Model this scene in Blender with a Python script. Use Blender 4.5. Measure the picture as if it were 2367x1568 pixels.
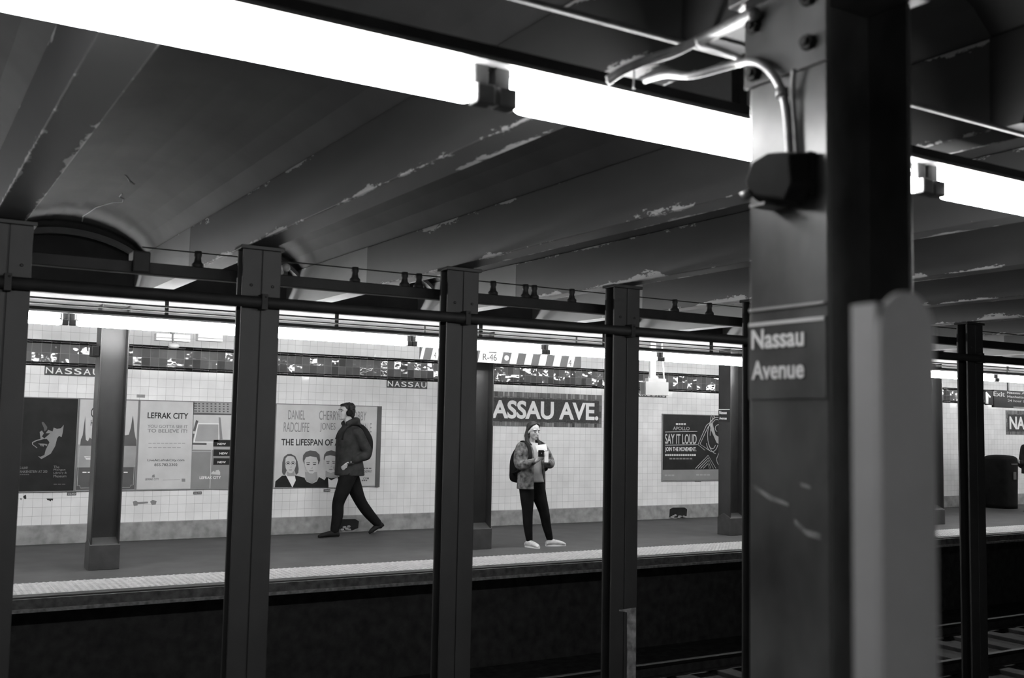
import bpy, bmesh, math, random
from mathutils import Vector, Matrix
import numpy as np
random.seed(7)
S = bpy.context.scene
for o in list(bpy.data.objects): bpy.data.objects.remove(o)
COL = S.collection

# ---------------------------------------------------------------- camera, world, exposure
W_, H_ = 2367, 1568
FPX, YAW, PITCH, ROLL = 2385.0, math.radians(31.216), math.radians(4.602), math.radians(1.113)
EYE = Vector((0, 0, 1.63))
_f = Vector((math.sin(YAW)*math.cos(PITCH), math.cos(YAW)*math.cos(PITCH), math.sin(PITCH)))
_r0 = Vector((math.cos(YAW), -math.sin(YAW), 0)); _u0 = _r0.cross(_f)
_r = math.cos(ROLL)*_r0 + math.sin(ROLL)*_u0
_u = -math.sin(ROLL)*_r0 + math.cos(ROLL)*_u0
cam = bpy.data.cameras.new('camera'); camo = bpy.data.objects.new('camera', cam); COL.objects.link(camo)
camo.matrix_world = Matrix(((_r.x, _u.x, -_f.x, EYE.x), (_r.y, _u.y, -_f.y, EYE.y), (_r.z, _u.z, -_f.z, EYE.z), (0, 0, 0, 1)))
cam.sensor_width = 36; cam.lens = FPX*36/W_; cam.clip_start = .05
cam.dof.use_dof = True; cam.dof.focus_distance = 15.0; cam.dof.aperture_fstop = 3.1
S.camera = camo
wd = bpy.data.worlds.new('world'); S.world = wd; wd.use_nodes = True
wd.node_tree.nodes['Background'].inputs[0].default_value = (.5, .5, .5, 1)
wd.node_tree.nodes['Background'].inputs[1].default_value = .07
S.view_settings.view_transform = 'Standard'; S.view_settings.look = 'None'
S.view_settings.exposure = 0.0; S.view_settings.gamma = 1.0
LAMP_FAR, LAMP_NEAR = 54.0, 44.0

def at(u, v, Y):                       # photo pixel -> point (x, z) on the upright plane at depth Y
    d = _r*((u-W_/2)/FPX) - _u*((v-H_/2)/FPX) + _f
    p = EYE + d*((Y-EYE.y)/d.y); return (p.x, p.z)
def at3(u, v, Y):
    x, z = at(u, v, Y); return Vector((x, Y, z))

# ---------------------------------------------------------------- materials (grey film world)
def nt(name):
    m = bpy.data.materials.new(name); m.use_nodes = True
    return m, m.node_tree, m.node_tree.nodes['Principled BSDF']
def g4(v): return (v, v, v, 1)
def math_(t, op, a, b=None, c=None):
    n = t.nodes.new('ShaderNodeMath'); n.operation = op
    for i, x in enumerate((a, b, c)):
        if x is None: continue
        if isinstance(x, (int, float)): n.inputs[i].default_value = x
        else: t.links.new(x, n.inputs[i])
    return n.outputs[0]
def plain(name, v, rough=.5, metal=0, var=.25, scale=6, bump=0.0, spec=.5):
    """grey paint / fabric with procedural mottling (var = share of variation)"""
    m, t, b = nt(name)
    tc = t.nodes.new('ShaderNodeTexCoord'); nz = t.nodes.new('ShaderNodeTexNoise')
    nz.inputs['Scale'].default_value = scale; nz.inputs['Detail'].default_value = 5
    t.links.new(tc.outputs['Object'], nz.inputs['Vector'])
    r = t.nodes.new('ShaderNodeMapRange'); t.links.new(nz.outputs[0], r.inputs[0])
    r.inputs[1].default_value = .3; r.inputs[2].default_value = .7
    r.inputs[3].default_value = v*(1-var); r.inputs[4].default_value = v*(1+var)
    t.links.new(r.outputs[0], b.inputs['Base Color'])
    b.inputs['Roughness'].default_value = rough; b.inputs['Metallic'].default_value = metal
    b.inputs['Specular IOR Level'].default_value = spec
    if bump:
        bp = t.nodes.new('ShaderNodeBump'); bp.inputs['Strength'].default_value = bump; bp.inputs['Distance'].default_value = .01
        t.links.new(nz.outputs[0], bp.inputs['Height']); t.links.new(bp.outputs[0], b.inputs['Normal'])
    return m
def emit(name, s):
    m, t, b = nt(name)
    b.inputs['Base Color'].default_value = g4(.8); b.inputs['Emission Color'].default_value = g4(1)
    b.inputs['Emission Strength'].default_value = s
    return m
def tiles(name, v, pitch, z0, x0=0, grout=.25, gw=.03, rough=.12, tilt=.02, wave=.02, var=.08, pz=None, ws=14):
    pz = pz or pitch
    m, t, b = nt(name)
    tc = t.nodes.new('ShaderNodeTexCoord'); sp = t.nodes.new('ShaderNodeSeparateXYZ')
    t.links.new(tc.outputs['Object'], sp.inputs[0])
    u = math_(t, 'MULTIPLY_ADD', sp.outputs[0], 1/pitch, -x0/pitch + 200)
    w = math_(t, 'MULTIPLY_ADD', sp.outputs[2], 1/pz, -z0/pz + 200)
    def edge(a, k):
        f = math_(t, 'FRACT', a); return math_(t, 'LESS_THAN', math_(t, 'MINIMUM', f, math_(t, 'SUBTRACT', 1.0, f)), k)
    mask = math_(t, 'MAXIMUM', edge(u, gw), edge(w, gw*pitch/pz))
    cb = t.nodes.new('ShaderNodeCombineXYZ'); t.links.new(math_(t, 'FLOOR', u), cb.inputs[0]); t.links.new(math_(t, 'FLOOR', w), cb.inputs[1])
    wn = t.nodes.new('ShaderNodeTexWhiteNoise'); t.links.new(cb.outputs[0], wn.inputs['Vector'])
    nz = t.nodes.new('ShaderNodeTexNoise'); nz.inputs['Scale'].default_value = 2.2; nz.inputs['Detail'].default_value = 6
    t.links.new(tc.outputs['Object'], nz.inputs['Vector'])
    dirt = math_(t, 'MULTIPLY_ADD', nz.outputs[0], .5, .75)
    col = math_(t, 'MULTIPLY', math_(t, 'MULTIPLY_ADD', wn.outputs['Value'], v*var*2, v*(1-var)), dirt)
    mx = t.nodes.new('ShaderNodeMix'); mx.data_type = 'FLOAT'; t.links.new(mask, mx.inputs[0]); t.links.new(col, mx.inputs[2]); mx.inputs[3].default_value = grout
    t.links.new(mx.outputs[0], b.inputs['Base Color'])
    rg = math_(t, 'MULTIPLY_ADD', mask, .6, rough); t.links.new(rg, b.inputs['Roughness'])
    ge = t.nodes.new('ShaderNodeNewGeometry')
    v1 = t.nodes.new('ShaderNodeVectorMath'); v1.operation = 'SUBTRACT'; t.links.new(wn.outputs['Color'], v1.inputs[0]); v1.inputs[1].default_value = (.5, .5, .5)
    v2 = t.nodes.new('ShaderNodeVectorMath'); v2.operation = 'SCALE'; t.links.new(v1.outputs[0], v2.inputs[0]); v2.inputs['Scale'].default_value = tilt
    v3 = t.nodes.new('ShaderNodeVectorMath'); v3.operation = 'ADD'; t.links.new(ge.outputs['Normal'], v3.inputs[0]); t.links.new(v2.outputs[0], v3.inputs[1])
    v4 = t.nodes.new('ShaderNodeVectorMath'); v4.operation = 'NORMALIZE'; t.links.new(v3.outputs[0], v4.inputs[0])
    n2 = t.nodes.new('ShaderNodeTexNoise'); n2.inputs['Scale'].default_value = ws; t.links.new(tc.outputs['Object'], n2.inputs['Vector'])
    bp = t.nodes.new('ShaderNodeBump'); bp.inputs['Strength'].default_value = 1; bp.inputs['Distance'].default_value = wave
    t.links.new(n2.outputs[0], bp.inputs['Height']); t.links.new(v4.outputs[0], bp.inputs['Normal']); t.links.new(bp.outputs[0], b.inputs['Normal'])
    return m
def chipped(name, v, chip, rough=.6, edge_x=.09, zb=2.77, amount=.56):
    """painted concrete beam: paint flaked off along the two lower edges"""
    m, t, b = nt(name)
    tc = t.nodes.new('ShaderNodeTexCoord'); sp = t.nodes.new('ShaderNodeSeparateXYZ'); t.links.new(tc.outputs['Object'], sp.inputs[0])
    mp = t.nodes.new('ShaderNodeMapping'); mp.inputs['Scale'].default_value = (1, .35, 1); t.links.new(tc.outputs['Object'], mp.inputs[0])
    oi = t.nodes.new('ShaderNodeObjectInfo'); av = t.nodes.new('ShaderNodeVectorMath'); av.operation = 'ADD'
    t.links.new(mp.outputs[0], av.inputs[0]); t.links.new(oi.outputs['Location'], av.inputs[1])
    nz = t.nodes.new('ShaderNodeTexNoise'); nz.inputs['Scale'].default_value = 2.5; nz.inputs['Detail'].default_value = 9; nz.inputs['Roughness'].default_value = .75
    t.links.new(av.outputs[0], nz.inputs['Vector'])
    ex = math_(t, 'SUBTRACT', edge_x, math_(t, 'ABSOLUTE', sp.outputs[0]))      # distance from the side
    ez = math_(t, 'MINIMUM', math_(t, 'SUBTRACT', sp.outputs[2], zb), math_(t, 'SUBTRACT', 3.14, sp.outputs[2]))                               # height above the bottom
    d = math_(t, 'MAXIMUM', ex, ez)
    k = math_(t, 'SUBTRACT', nz.outputs[0], math_(t, 'MULTIPLY', d, 2.2))
    msk = math_(t, 'GREATER_THAN', k, amount)
    n3 = t.nodes.new('ShaderNodeTexNoise'); n3.inputs['Scale'].default_value = 1.7; n3.inputs['Detail'].default_value = 8; t.links.new(av.outputs[0], n3.inputs['Vector'])
    basev = math_(t, 'MULTIPLY_ADD', n3.outputs[0], v*1.2, v*.4)
    mx = t.nodes.new('ShaderNodeMix'); mx.data_type = 'FLOAT'; t.links.new(msk, mx.inputs[0]); t.links.new(basev, mx.inputs[2]); mx.inputs[3].default_value = chip
    t.links.new(mx.outputs[0], b.inputs['Base Color']); b.inputs['Roughness'].default_value = rough
    bp = t.nodes.new('ShaderNodeBump'); bp.inputs['Strength'].default_value = .6; bp.inputs['Distance'].default_value = .012
    t.links.new(msk, bp.inputs['Height']); t.links.new(bp.outputs[0], b.inputs['Normal'])
    return m
def column_paint(name, v, rough=.35, lo=.75, hi=1.4):
    """glossy enamel with scuffs and a lighter worn streak here and there"""
    m, t, b = nt(name)
    tc = t.nodes.new('ShaderNodeTexCoord')
    mp = t.nodes.new('ShaderNodeMapping'); mp.inputs['Scale'].default_value = (1, 1, .6); t.links.new(tc.outputs['Object'], mp.inputs[0])
    nz = t.nodes.new('ShaderNodeTexNoise'); nz.inputs['Scale'].default_value = 5; nz.inputs['Detail'].default_value = 9; t.links.new(mp.outputs[0], nz.inputs['Vector'])
    r = t.nodes.new('ShaderNodeMapRange'); t.links.new(nz.outputs[0], r.inputs[0]); r.inputs[1].default_value = .3; r.inputs[2].default_value = .75
    r.inputs[3].default_value = v*lo; r.inputs[4].default_value = v*hi
    t.links.new(r.outputs[0], b.inputs['Base Color'])
    b.inputs['Roughness'].default_value = rough
    bp = t.nodes.new('ShaderNodeBump'); bp.inputs['Strength'].default_value = .25; bp.inputs['Distance'].default_value = .01
    t.links.new(nz.outputs[0], bp.inputs['Height']); t.links.new(bp.outputs[0], b.inputs['Normal'])
    return m
M = dict(
    tile=tiles('white_tile', .74, .11, .24, grout=.34, gw=.014, tilt=.03, wave=.0008, var=.03),
    band=tiles('band_tile', .10, .11, 2.27, grout=.2, gw=.02, rough=.07, tilt=.16, wave=.010, var=.35, pz=.115, ws=5),
    tablet=tiles('tablet_tile', .012, .11, 2.1, grout=.03, gw=.015, rough=.4, tilt=.03, wave=0),
    black_trim=tiles('black_trim_tile', .012, .11, 2.22, grout=.05, gw=.02, rough=.06, tilt=.25, wave=.002, pz=.4),
    mosaic=tiles('mosaic_tile', .02, .022, 1.6, grout=.06, gw=.08, rough=.65, tilt=.1, wave=.0, var=.5),
    mosaic_border=tiles('mosaic_border_tile', .10, .045, 1.565, grout=.05, gw=.06, rough=.35, tilt=.2, wave=0, var=.6, pz=.1),
    concrete=plain('platform_concrete', .055, .7, scale=3, var=.2, bump=.1),
    base=plain('wall_base_concrete', .25, .7, scale=9, var=.28, bump=.3),
    edge=plain('platform_edge_concrete', .10, .8, scale=14, var=.5, bump=.3),
    nosing=plain('edge_nosing', .22, .6, scale=20, var=.5),
    trackbed=plain('trackbed', .045, .95, scale=9, var=.3, bump=.4, spec=.1),
    tie=plain('timber_tie', .015, .9, scale=12, var=.5),
    rail=plain('rail_steel', .04, .7, metal=.3, scale=12, var=.4),
    railhead=plain('rail_head', .04, .6, metal=1, scale=12, var=.2),
    ceil=plain('ceiling_paint', .044, .75, scale=1.6, var=.35, bump=.15), ceil_near=plain('shade_tinted_ceiling_paint', .014, .8, scale=2, var=.4),  # near ceiling: shade above the lamp reflectors put into a darker colour
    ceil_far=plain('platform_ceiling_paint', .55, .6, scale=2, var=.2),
    beam=chipped('beam_paint', .05, .45, amount=.50), beam_far=chipped('far_beam_paint', .22, .5, amount=.6), beam_near=chipped('shade_tinted_beam_paint', .016, .06, amount=.6),
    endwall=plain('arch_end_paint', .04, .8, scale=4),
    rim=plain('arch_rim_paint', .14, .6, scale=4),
    col_mid=column_paint('track_column_paint', .015, .6),
    col_plat=column_paint('platform_column_paint', .022, .38),
    col_near=column_paint('near_column_paint', .05, .3, lo=.45, hi=2.2),
    boot=plain('column_boot', .045, .45, scale=9),
    patch=plain('worn_paint_patch', .17, .7, scale=18, var=.6, bump=.3),
    dark=plain('dark_metal', .014, .6, scale=8, spec=.2), sign_black=plain('sign_black', .010, .8, scale=6, spec=.08), black=plain('black_rubber', .010, .8, scale=8, spec=.08),
    pipe=plain('pipe_paint', .014, .6, scale=8, spec=.25), conduit=plain('galvanised_conduit', .13, .45, metal=.3, scale=25, var=.25),
    reflector=plain('white_enamel', .22, .35, scale=3, var=.05), socket=plain('lamp_socket', .08, .5, scale=10),
    lamp_far=emit('fluorescent_glow', LAMP_FAR), lamp_near=emit('near_fluorescent_glow', LAMP_NEAR),
    tactile=plain('tactile_strip', .40, .6, scale=12, var=.15),
    board_white=plain('board_white', .22, .7, scale=4, var=.05, spec=.1), board_grey=plain('board_grey', .04, .7, scale=4, var=.1, spec=.1),
    white=plain('white_print', .75, .5, scale=4, var=.05, spec=.12), pale=plain('pale_print', .52, .5, scale=4, var=.08, spec=.12),
    grey=plain('grey_print', .22, .5, scale=4, var=.08, spec=.12), mid=plain('mid_print', .32, .5, scale=4, var=.1, spec=.12), ink=plain('black_print', .03, .5, scale=4, var=.1, spec=.12),
    dim=plain('dim_print', .10, .5, scale=4, var=.1, spec=.12), dusk=plain('dark_print', .02, .5, scale=5, var=.2, spec=.12),
    post=plain('post_paint', .33, .5, scale=5, var=.1),
    skin=plain('skin', .36, .6, scale=5, var=.04), skin_dark=plain('lips_and_brows', .12, .5, scale=5, var=.1),
    hair=plain('dark_hair', .02, .6, scale=30, var=.6, bump=.8, spec=.15), hair2=plain('brown_hair', .035, .6, scale=30, var=.6, bump=.7, spec=.15),
    coat=plain('dark_coat', .028, .85, scale=10, var=.35, bump=.3, spec=.1), trousers=plain('black_trousers', .009, .85, scale=9, var=.3, bump=.2, spec=.06),
    shoe=plain('dark_shoe', .012, .7, scale=9, spec=.12), sneaker=plain('white_sneaker', .48, .6, scale=20, var=.2),
    denim=plain('mottled_denim', .11, .85, scale=17, var=.8, bump=.6, spec=.1), shirt=plain('pale_shirt', .30, .8, scale=9, var=.15),
    bag=plain('black_bag', .012, .8, scale=9, var=.3, spec=.08), paper=plain('paper', .85, .6, scale=4, var=.04),
)

# ---------------------------------------------------------------- mesh helpers
class MB:
    def __init__(s): s.v = []; s.f = []
    def add(s, vs, fs):
        n = len(s.v); s.v += [tuple(v) for v in vs]; s.f += [[i+n for i in f] for f in fs]; return s
    def box(s, x0, x1, y0, y1, z0, z1):
        return s.add([(x0,y0,z0),(x1,y0,z0),(x1,y1,z0),(x0,y1,z0),(x0,y0,z1),(x1,y0,z1),(x1,y1,z1),(x0,y1,z1)],
                     [(0,3,2,1),(4,5,6,7),(0,1,5,4),(1,2,6,5),(2,3,7,6),(3,0,4,7)])
    def taper(s, a, b, z0, z1):        # a,b = (x0,x1,y0,y1) bottom and top
        return s.add([(a[0],a[2],z0),(a[1],a[2],z0),(a[1],a[3],z0),(a[0],a[3],z0),(b[0],b[2],z1),(b[1],b[2],z1),(b[1],b[3],z1),(b[0],b[3],z1)],
                     [(0,3,2,1),(4,5,6,7),(0,1,5,4),(1,2,6,5),(2,3,7,6),(3,0,4,7)])
    def prism(s, pts, y0, y1):         # polygon in x,z pushed along y (front face at y0)
        n = len(pts); a = sum(pts[i][0]*pts[(i+1)%n][1]-pts[(i+1)%n][0]*pts[i][1] for i in range(n))
        if a < 0: pts = pts[::-1]
        vs = [(x, y0, z) for x, z in pts] + [(x, y1, z) for x, z in pts]
        return s.add(vs, [list(range(n)), list(range(2*n-1, n-1, -1))] + [(i, i+n, (i+1)%n+n, (i+1)%n) for i in range(n)])
    def xprism(s, pts, x0, x1):        # polygon in y,z pushed along x
        n = len(pts); vs = [(x0, y, z) for y, z in pts] + [(x1, y, z) for y, z in pts]
        return s.add(vs, [list(range(n-1, -1, -1)), list(range(n, 2*n))] + [(i, (i+1)%n, (i+1)%n+n, i+n) for i in range(n)])
    def tube(s, path, r, n=10):
        P = [Vector(p) for p in path]; R = r if isinstance(r, list) else [r]*len(P)
        rings = []; prev = None
        for i, p in enumerate(P):
            t = (P[min(i+1, len(P)-1)] - P[max(i-1, 0)]).normalized()
            if prev is None: a = t.cross(Vector((0, 0, 1)) if abs(t.z) < .9 else Vector((1, 0, 0))).normalized()
            else: a = (prev - t*prev.dot(t)).normalized()
            prev = a; b = t.cross(a)
            rr = R[i] if isinstance(R[i], (tuple, list)) else (R[i], R[i])
            rings.append([p + a*math.cos(2*math.pi*k/n)*rr[0] + b*math.sin(2*math.pi*k/n)*rr[1] for k in range(n)])
        return s.rings(rings)
    def rings(s, rings):
        n = len(rings[0]); vs = [v for r in rings for v in r]; fs = []
        for i in range(len(rings)-1):
            for k in range(n): fs.append((i*n+k, i*n+(k+1)%n, (i+1)*n+(k+1)%n, (i+1)*n+k))
        fs.append(list(range(n-1, -1, -1))); fs.append([(len(rings)-1)*n+k for k in range(n)])
        return s.add(vs, fs)
    def ell(s, c, r, n=16, m=10, rot=None):
        c = Vector(c); rings = []
        for i in range(1, m):
            th = math.pi*i/m
            ring = [Vector((r[0]*math.sin(th)*math.cos(2*math.pi*k/n), r[1]*math.sin(th)*math.sin(2*math.pi*k/n), -r[2]*math.cos(th))) for k in range(n)]
            rings.append([c + (rot @ v if rot else v) for v in ring])
        return s.rings(rings)
    def stack(s, prof, n=24):          # upright body: list of (cx, cy, z, rx, ry), superellipse rings
        rings = []
        for cx, cy, z, rx, ry in smooth_list(prof):
            rr = []
            for k in range(n):
                a = 2*math.pi*k/n; ca, sa = math.cos(a), math.sin(a); e = .8
                rr.append((cx + rx*math.copysign(abs(ca)**e, ca), cy + ry*math.copysign(abs(sa)**e, sa), z))
            rings.append(rr)
        return s.rings(rings)
    def build(s, name, mat, parent=None, smooth=False, bevel=0, origin=None, remesh=0, sm_iter=0, kind=None):
        org = Vector(origin) if origin is not None else (parent_origin(parent) if parent else Vector((0, 0, 0)))
        me = bpy.data.meshes.new(name); me.from_pydata([tuple(Vector(v)-org) for v in s.v], [], s.f); me.update()
        bm = bmesh.new(); bm.from_mesh(me); bmesh.ops.recalc_face_normals(bm, faces=bm.faces); bm.to_mesh(me); bm.free()
        me.materials.append(M[mat] if isinstance(mat, str) else mat)
        if smooth or remesh:
            for p in me.polygons: p.use_smooth = True
        o = bpy.data.objects.new(name, me); COL.objects.link(o)
        if parent: o.parent = parent
        elif origin is not None: o.location = org
        if bevel:
            b = o.modifiers.new('bevel', 'BEVEL'); b.width = bevel; b.segments = 2; b.limit_method = 'ANGLE'
        if remesh:
            r = o.modifiers.new('remesh', 'REMESH'); r.mode = 'VOXEL'; r.voxel_size = remesh; r.use_smooth_shade = True
            if sm_iter:
                q = o.modifiers.new('smooth', 'SMOOTH'); q.iterations = sm_iter; q.factor = .5
        if kind: o['kind'] = kind
        return o
def parent_origin(p):
    v = Vector((0, 0, 0))
    while p: v += p.location; p = p.parent
    return v
def smooth_list(L, k=4):
    out = []
    for i in range(len(L)-1):
        p0, p1, p2, p3 = L[max(i-1, 0)], L[i], L[i+1], L[min(i+2, len(L)-1)]
        for j in range(k):
            t = j/k
            out.append(tuple(.5*((2*b)+(-a+c)*t+(2*a-5*b+4*c-d)*t*t+(-a+3*b-3*c+d)*t**3) for a, b, c, d in zip(p0, p1, p2, p3)))
    out.append(tuple(L[-1])); return out
def limb(mb, pts, n=12, k=5):          # pts: (x, y, z, r)
    L = smooth_list(pts, k); mb.tube([p[:3] for p in L], [p[3] for p in L], n)
    mb.ell(pts[0][:3], [pts[0][3]]*3, 12, 8); mb.ell(pts[-1][:3], [pts[-1][3]]*3, 12, 8)
    return mb
def tag(o, label, cat, group=None):
    o['label'] = label; o['category'] = cat
    if group: o['group'] = group
    return o
def thing(name, label, cat, loc=(0, 0, 0), group=None):
    o = bpy.data.objects.new(name, None); o.empty_display_size = .1; COL.objects.link(o); o.location = loc
    return tag(o, label, cat, group)
def dup(root, loc, label=None):
    def cp(o, par):
        c = o.copy(); COL.objects.link(c); c.parent = par
        for ch in kids.get(o.name, []): cp(ch, c)
        return c
    kids = {}
    for o in bpy.data.objects:
        if o.parent: kids.setdefault(o.parent.name, []).append(o)
    r = cp(root, None); r.location = loc
    if label: r['label'] = label
    return r
def words(name, text, x0, x1, z0, z1, y, mat, parent, bold=0.0, th=.002, label=None, face='-Y', shear=0):
    """lettering fitted exactly into a box; facing -Y (reads along +x) or -X (reads along -y)"""
    cu = bpy.data.curves.new(name, 'FONT'); cu.body = text; cu.size = 1; cu.offset = bold; cu.extrude = .01; cu.shear = shear; cu.resolution_u = 4
    tmp = bpy.data.objects.new('tmp_lettering', cu); COL.objects.link(tmp)
    bpy.context.view_layer.update()
    me = bpy.data.meshes.new_from_object(tmp.evaluated_get(bpy.context.evaluated_depsgraph_get()))
    bpy.data.objects.remove(tmp); bpy.data.curves.remove(cu)
    xs = [v.co.x for v in me.vertices]; ys = [v.co.y for v in me.vertices]
    ax, bx, ay, by = min(xs), max(xs), min(ys), max(ys)
    org = parent_origin(parent)
    for v in me.vertices:
        a = (v.co.x-ax)/(bx-ax); c = z0 + (v.co.y-ay)/(by-ay)*(z1-z0); dpt = y - (th if v.co.z > 0 else 0)
        if face == '-Y': p = Vector((x0 + a*(x1-x0), dpt, c))
        else: p = Vector((dpt, x0 + a*(x1-x0), c))
        v.co = p - org
    me.materials.clear(); me.materials.append(M[mat]); me.name = name
    bm = bmesh.new(); bm.from_mesh(me); bmesh.ops.recalc_face_normals(bm, faces=bm.faces); bm.to_mesh(me); bm.free()
    o = bpy.data.objects.new(name, me); COL.objects.link(o); o.parent = parent
    if label: o['label'] = label
    return o
def struct(name, mb, mat, **k): return mb.build(name, mat, kind='structure', **k)

# ---------------------------------------------------------------- setting
XL, XR = -7.5, 40
WALL = 14.1
struct('wall_back', MB().box(XL, XR, WALL, WALL+.2, 0, 2.80), 'tile')
struct('trim_1', MB().box(XL, XR, WALL-.008, WALL-.001, 2.27, 2.50), 'band')
def half_round(z0, z1, d):
    zc, h = (z0+z1)/2, (z1-z0)/2
    return [(WALL-.001, z0)] + [(WALL-.002 - d*math.sin(math.pi*i/8), zc - h*math.cos(math.pi*i/8)) for i in range(9)] + [(WALL-.001, z1)]
struct('trim_2', MB().xprism(half_round(2.22, 2.27, .018), XL, XR), 'black_trim', smooth=True)
struct('trim_3', MB().xprism(half_round(2.50, 2.55, .018), XL, XR), 'black_trim', smooth=True)
struct('baseboard_back', MB().box(XL, XR, WALL-.03, WALL, 0, .24), 'base', bevel=.008)
struct('floor', MB().box(XL, XR, 10.16, WALL, -.14, 0), 'concrete')
struct('trim_4', MB().box(XL, XR, 10.13, 10.165, -.13, -.015), 'edge')
struct('trim_5', MB().box(XL, XR, 10.105, 10.13, -.13, -.10), 'nosing')
struct('wall_under_platform', MB().box(XL, XR, 10.75, 10.95, -1.25, -.14), 'trackbed')
struct('floor_near', MB().box(XL, XR, -.6, 3.45, -.3, 0), 'concrete')
struct('wall_near_platform', MB().box(XL, XR, 3.1, 3.3, -1.25, -.3), 'trackbed')
struct('floor_track', MB().box(XL, XR, 3.2, 10.9, -1.45, -1.25), 'trackbed')
struct('wall_behind', MB().box(XL, XR, -.75, -.55, -.3, 3.6), 'mid')
PITCH_X = 1.525; CX = lambda k: 2.10 + PITCH_X*k
# vaulted ceiling: shallow arches springing from beam to beam
mb = MB()
K0, K1 = -6, 25
prof = []
for k in range(K0, K1):
    a, b = CX(k)+.07, CX(k+1)-.07
    for i in range(13):
        t = i/12; prof.append((a+(b-a)*t, 3.13 + .25*(1-(2*t-1)**2)**.8))
def vault(y0, y1):
    n = len(prof)
    vs = [(x, y, z) for y in (y0, y1) for x, z in prof] + [(x, y, 3.6) for y in (y0, y1) for x, z in prof]
    fs = []
    for i in range(n-1):
        fs += [(i, i+1, i+1+n, i+n), (i+2*n, i+3*n, i+1+3*n, i+1+2*n), (i, i+2*n, i+1+2*n, i+1), (i+n, i+1+n, i+1+3*n, i+3*n)]
    return MB().add(vs, fs)
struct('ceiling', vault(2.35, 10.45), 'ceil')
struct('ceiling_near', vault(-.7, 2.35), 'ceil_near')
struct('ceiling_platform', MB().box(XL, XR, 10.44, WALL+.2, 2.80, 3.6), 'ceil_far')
# arch ends and their rims, bay by bay (dark lunettes at the far end of every vault)
mb = MB()
for k in range(-2, 12):
    a, b = CX(k)+.09, CX(k+1)-.09
    pts = [(a+(b-a)*i/16, 3.09 + .22*(1-(2*i/16-1)**2)**.8) for i in range(17)]
    low = [(x, z-.045) for x, z in pts]
    rings = [[(x, 10.02, z), (x, 10.02, z2), (x, 10.11, z2), (x, 10.11, z)] for (x, z), (x2, z2) in zip(pts, low)]
    mb.rings(rings)
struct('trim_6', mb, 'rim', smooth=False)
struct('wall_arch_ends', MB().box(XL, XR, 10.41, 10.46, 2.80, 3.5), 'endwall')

def on_vault(u, v):
    d = _r*((u-W_/2)/FPX) - _u*((v-H_/2)/FPX) + _f; t = 2.0
    while t < 14:
        p = EYE + d*t; q = (p.x-CX(0))/PITCH_X % 1.0; q = (q*PITCH_X-.07)/(PITCH_X-.14); q = min(1, max(0, q))
        if p.z > 3.13 + .25*(1-(2*q-1)**2)**.8 - .004: return p
        t += .01
    return EYE + d*6
m_ = MB().tube([on_vault(*p) for p in ((290,405),(296,412),(300,420),(310,426)) ], .006, 4)
m_.tube([on_vault(*p) for p in ((282,448),(276,455),(286,460),(283,467),(262,468),(240,474),(222,480),(205,492),(192,500),(190,512))], .006, 4)
struct('trim_7', m_, 'beam_far')

# ---------------------------------------------------------------- ceiling beams
BEAM_LABEL = {
 -1: 'painted concrete ceiling beam nearest the left edge of the picture, ending over the cut-off column',
 0: 'painted concrete ceiling beam with flaked edge, over the first full column from the left',
 1: 'painted concrete ceiling beam with peeling edge, over the track column before the station clearance boards',
 2: 'heavily flaking ceiling beam over the track column right of the woman, below the long light',
 3: 'ceiling beam peeling beside the upper part of the big near column, left of it',
 4: 'ceiling beam disappearing behind the big near column',
 5: 'dark ceiling beam over the narrow track column at the right, with a pale scratch along it',
 6: 'dark ceiling beam cut by the right edge of the picture, near the second near light'}
proto = None
for k in range(-1, 11):
    if proto is None:
        m_ = MB()
        N = 60
        y0, y1 = 2.35, 8.3
        m_.box(-.09, .09, y0, y1, 2.77, 3.13)
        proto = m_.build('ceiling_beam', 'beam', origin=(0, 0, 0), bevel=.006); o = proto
        MB().box(-.09, .09, 8.3, 10.42, 2.77, 3.13).build('pale_beam_end', 'beam_far', proto)  # paler colour stands in for the far lamps' light on this end
        MB().box(-.09, .09, -.6, 2.35, 2.77, 3.13).build('shade_tinted_beam_end', 'beam_near', proto)  # shade over the near platform painted in as a darker tone
        for c_ in proto.children: c_['label'] = c_.name.replace('_', ' ')
    else:
        o = proto.copy(); COL.objects.link(o)
        for c_ in list(proto.children): d_ = c_.copy(); COL.objects.link(d_); d_.parent = o
    o.location = (CX(k), 0, 0)
    tag(o, BEAM_LABEL.get(k, 'dark ceiling beam in the shadow far down the track at the right'), 'beam', 'ceiling beams across the tracks')
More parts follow.
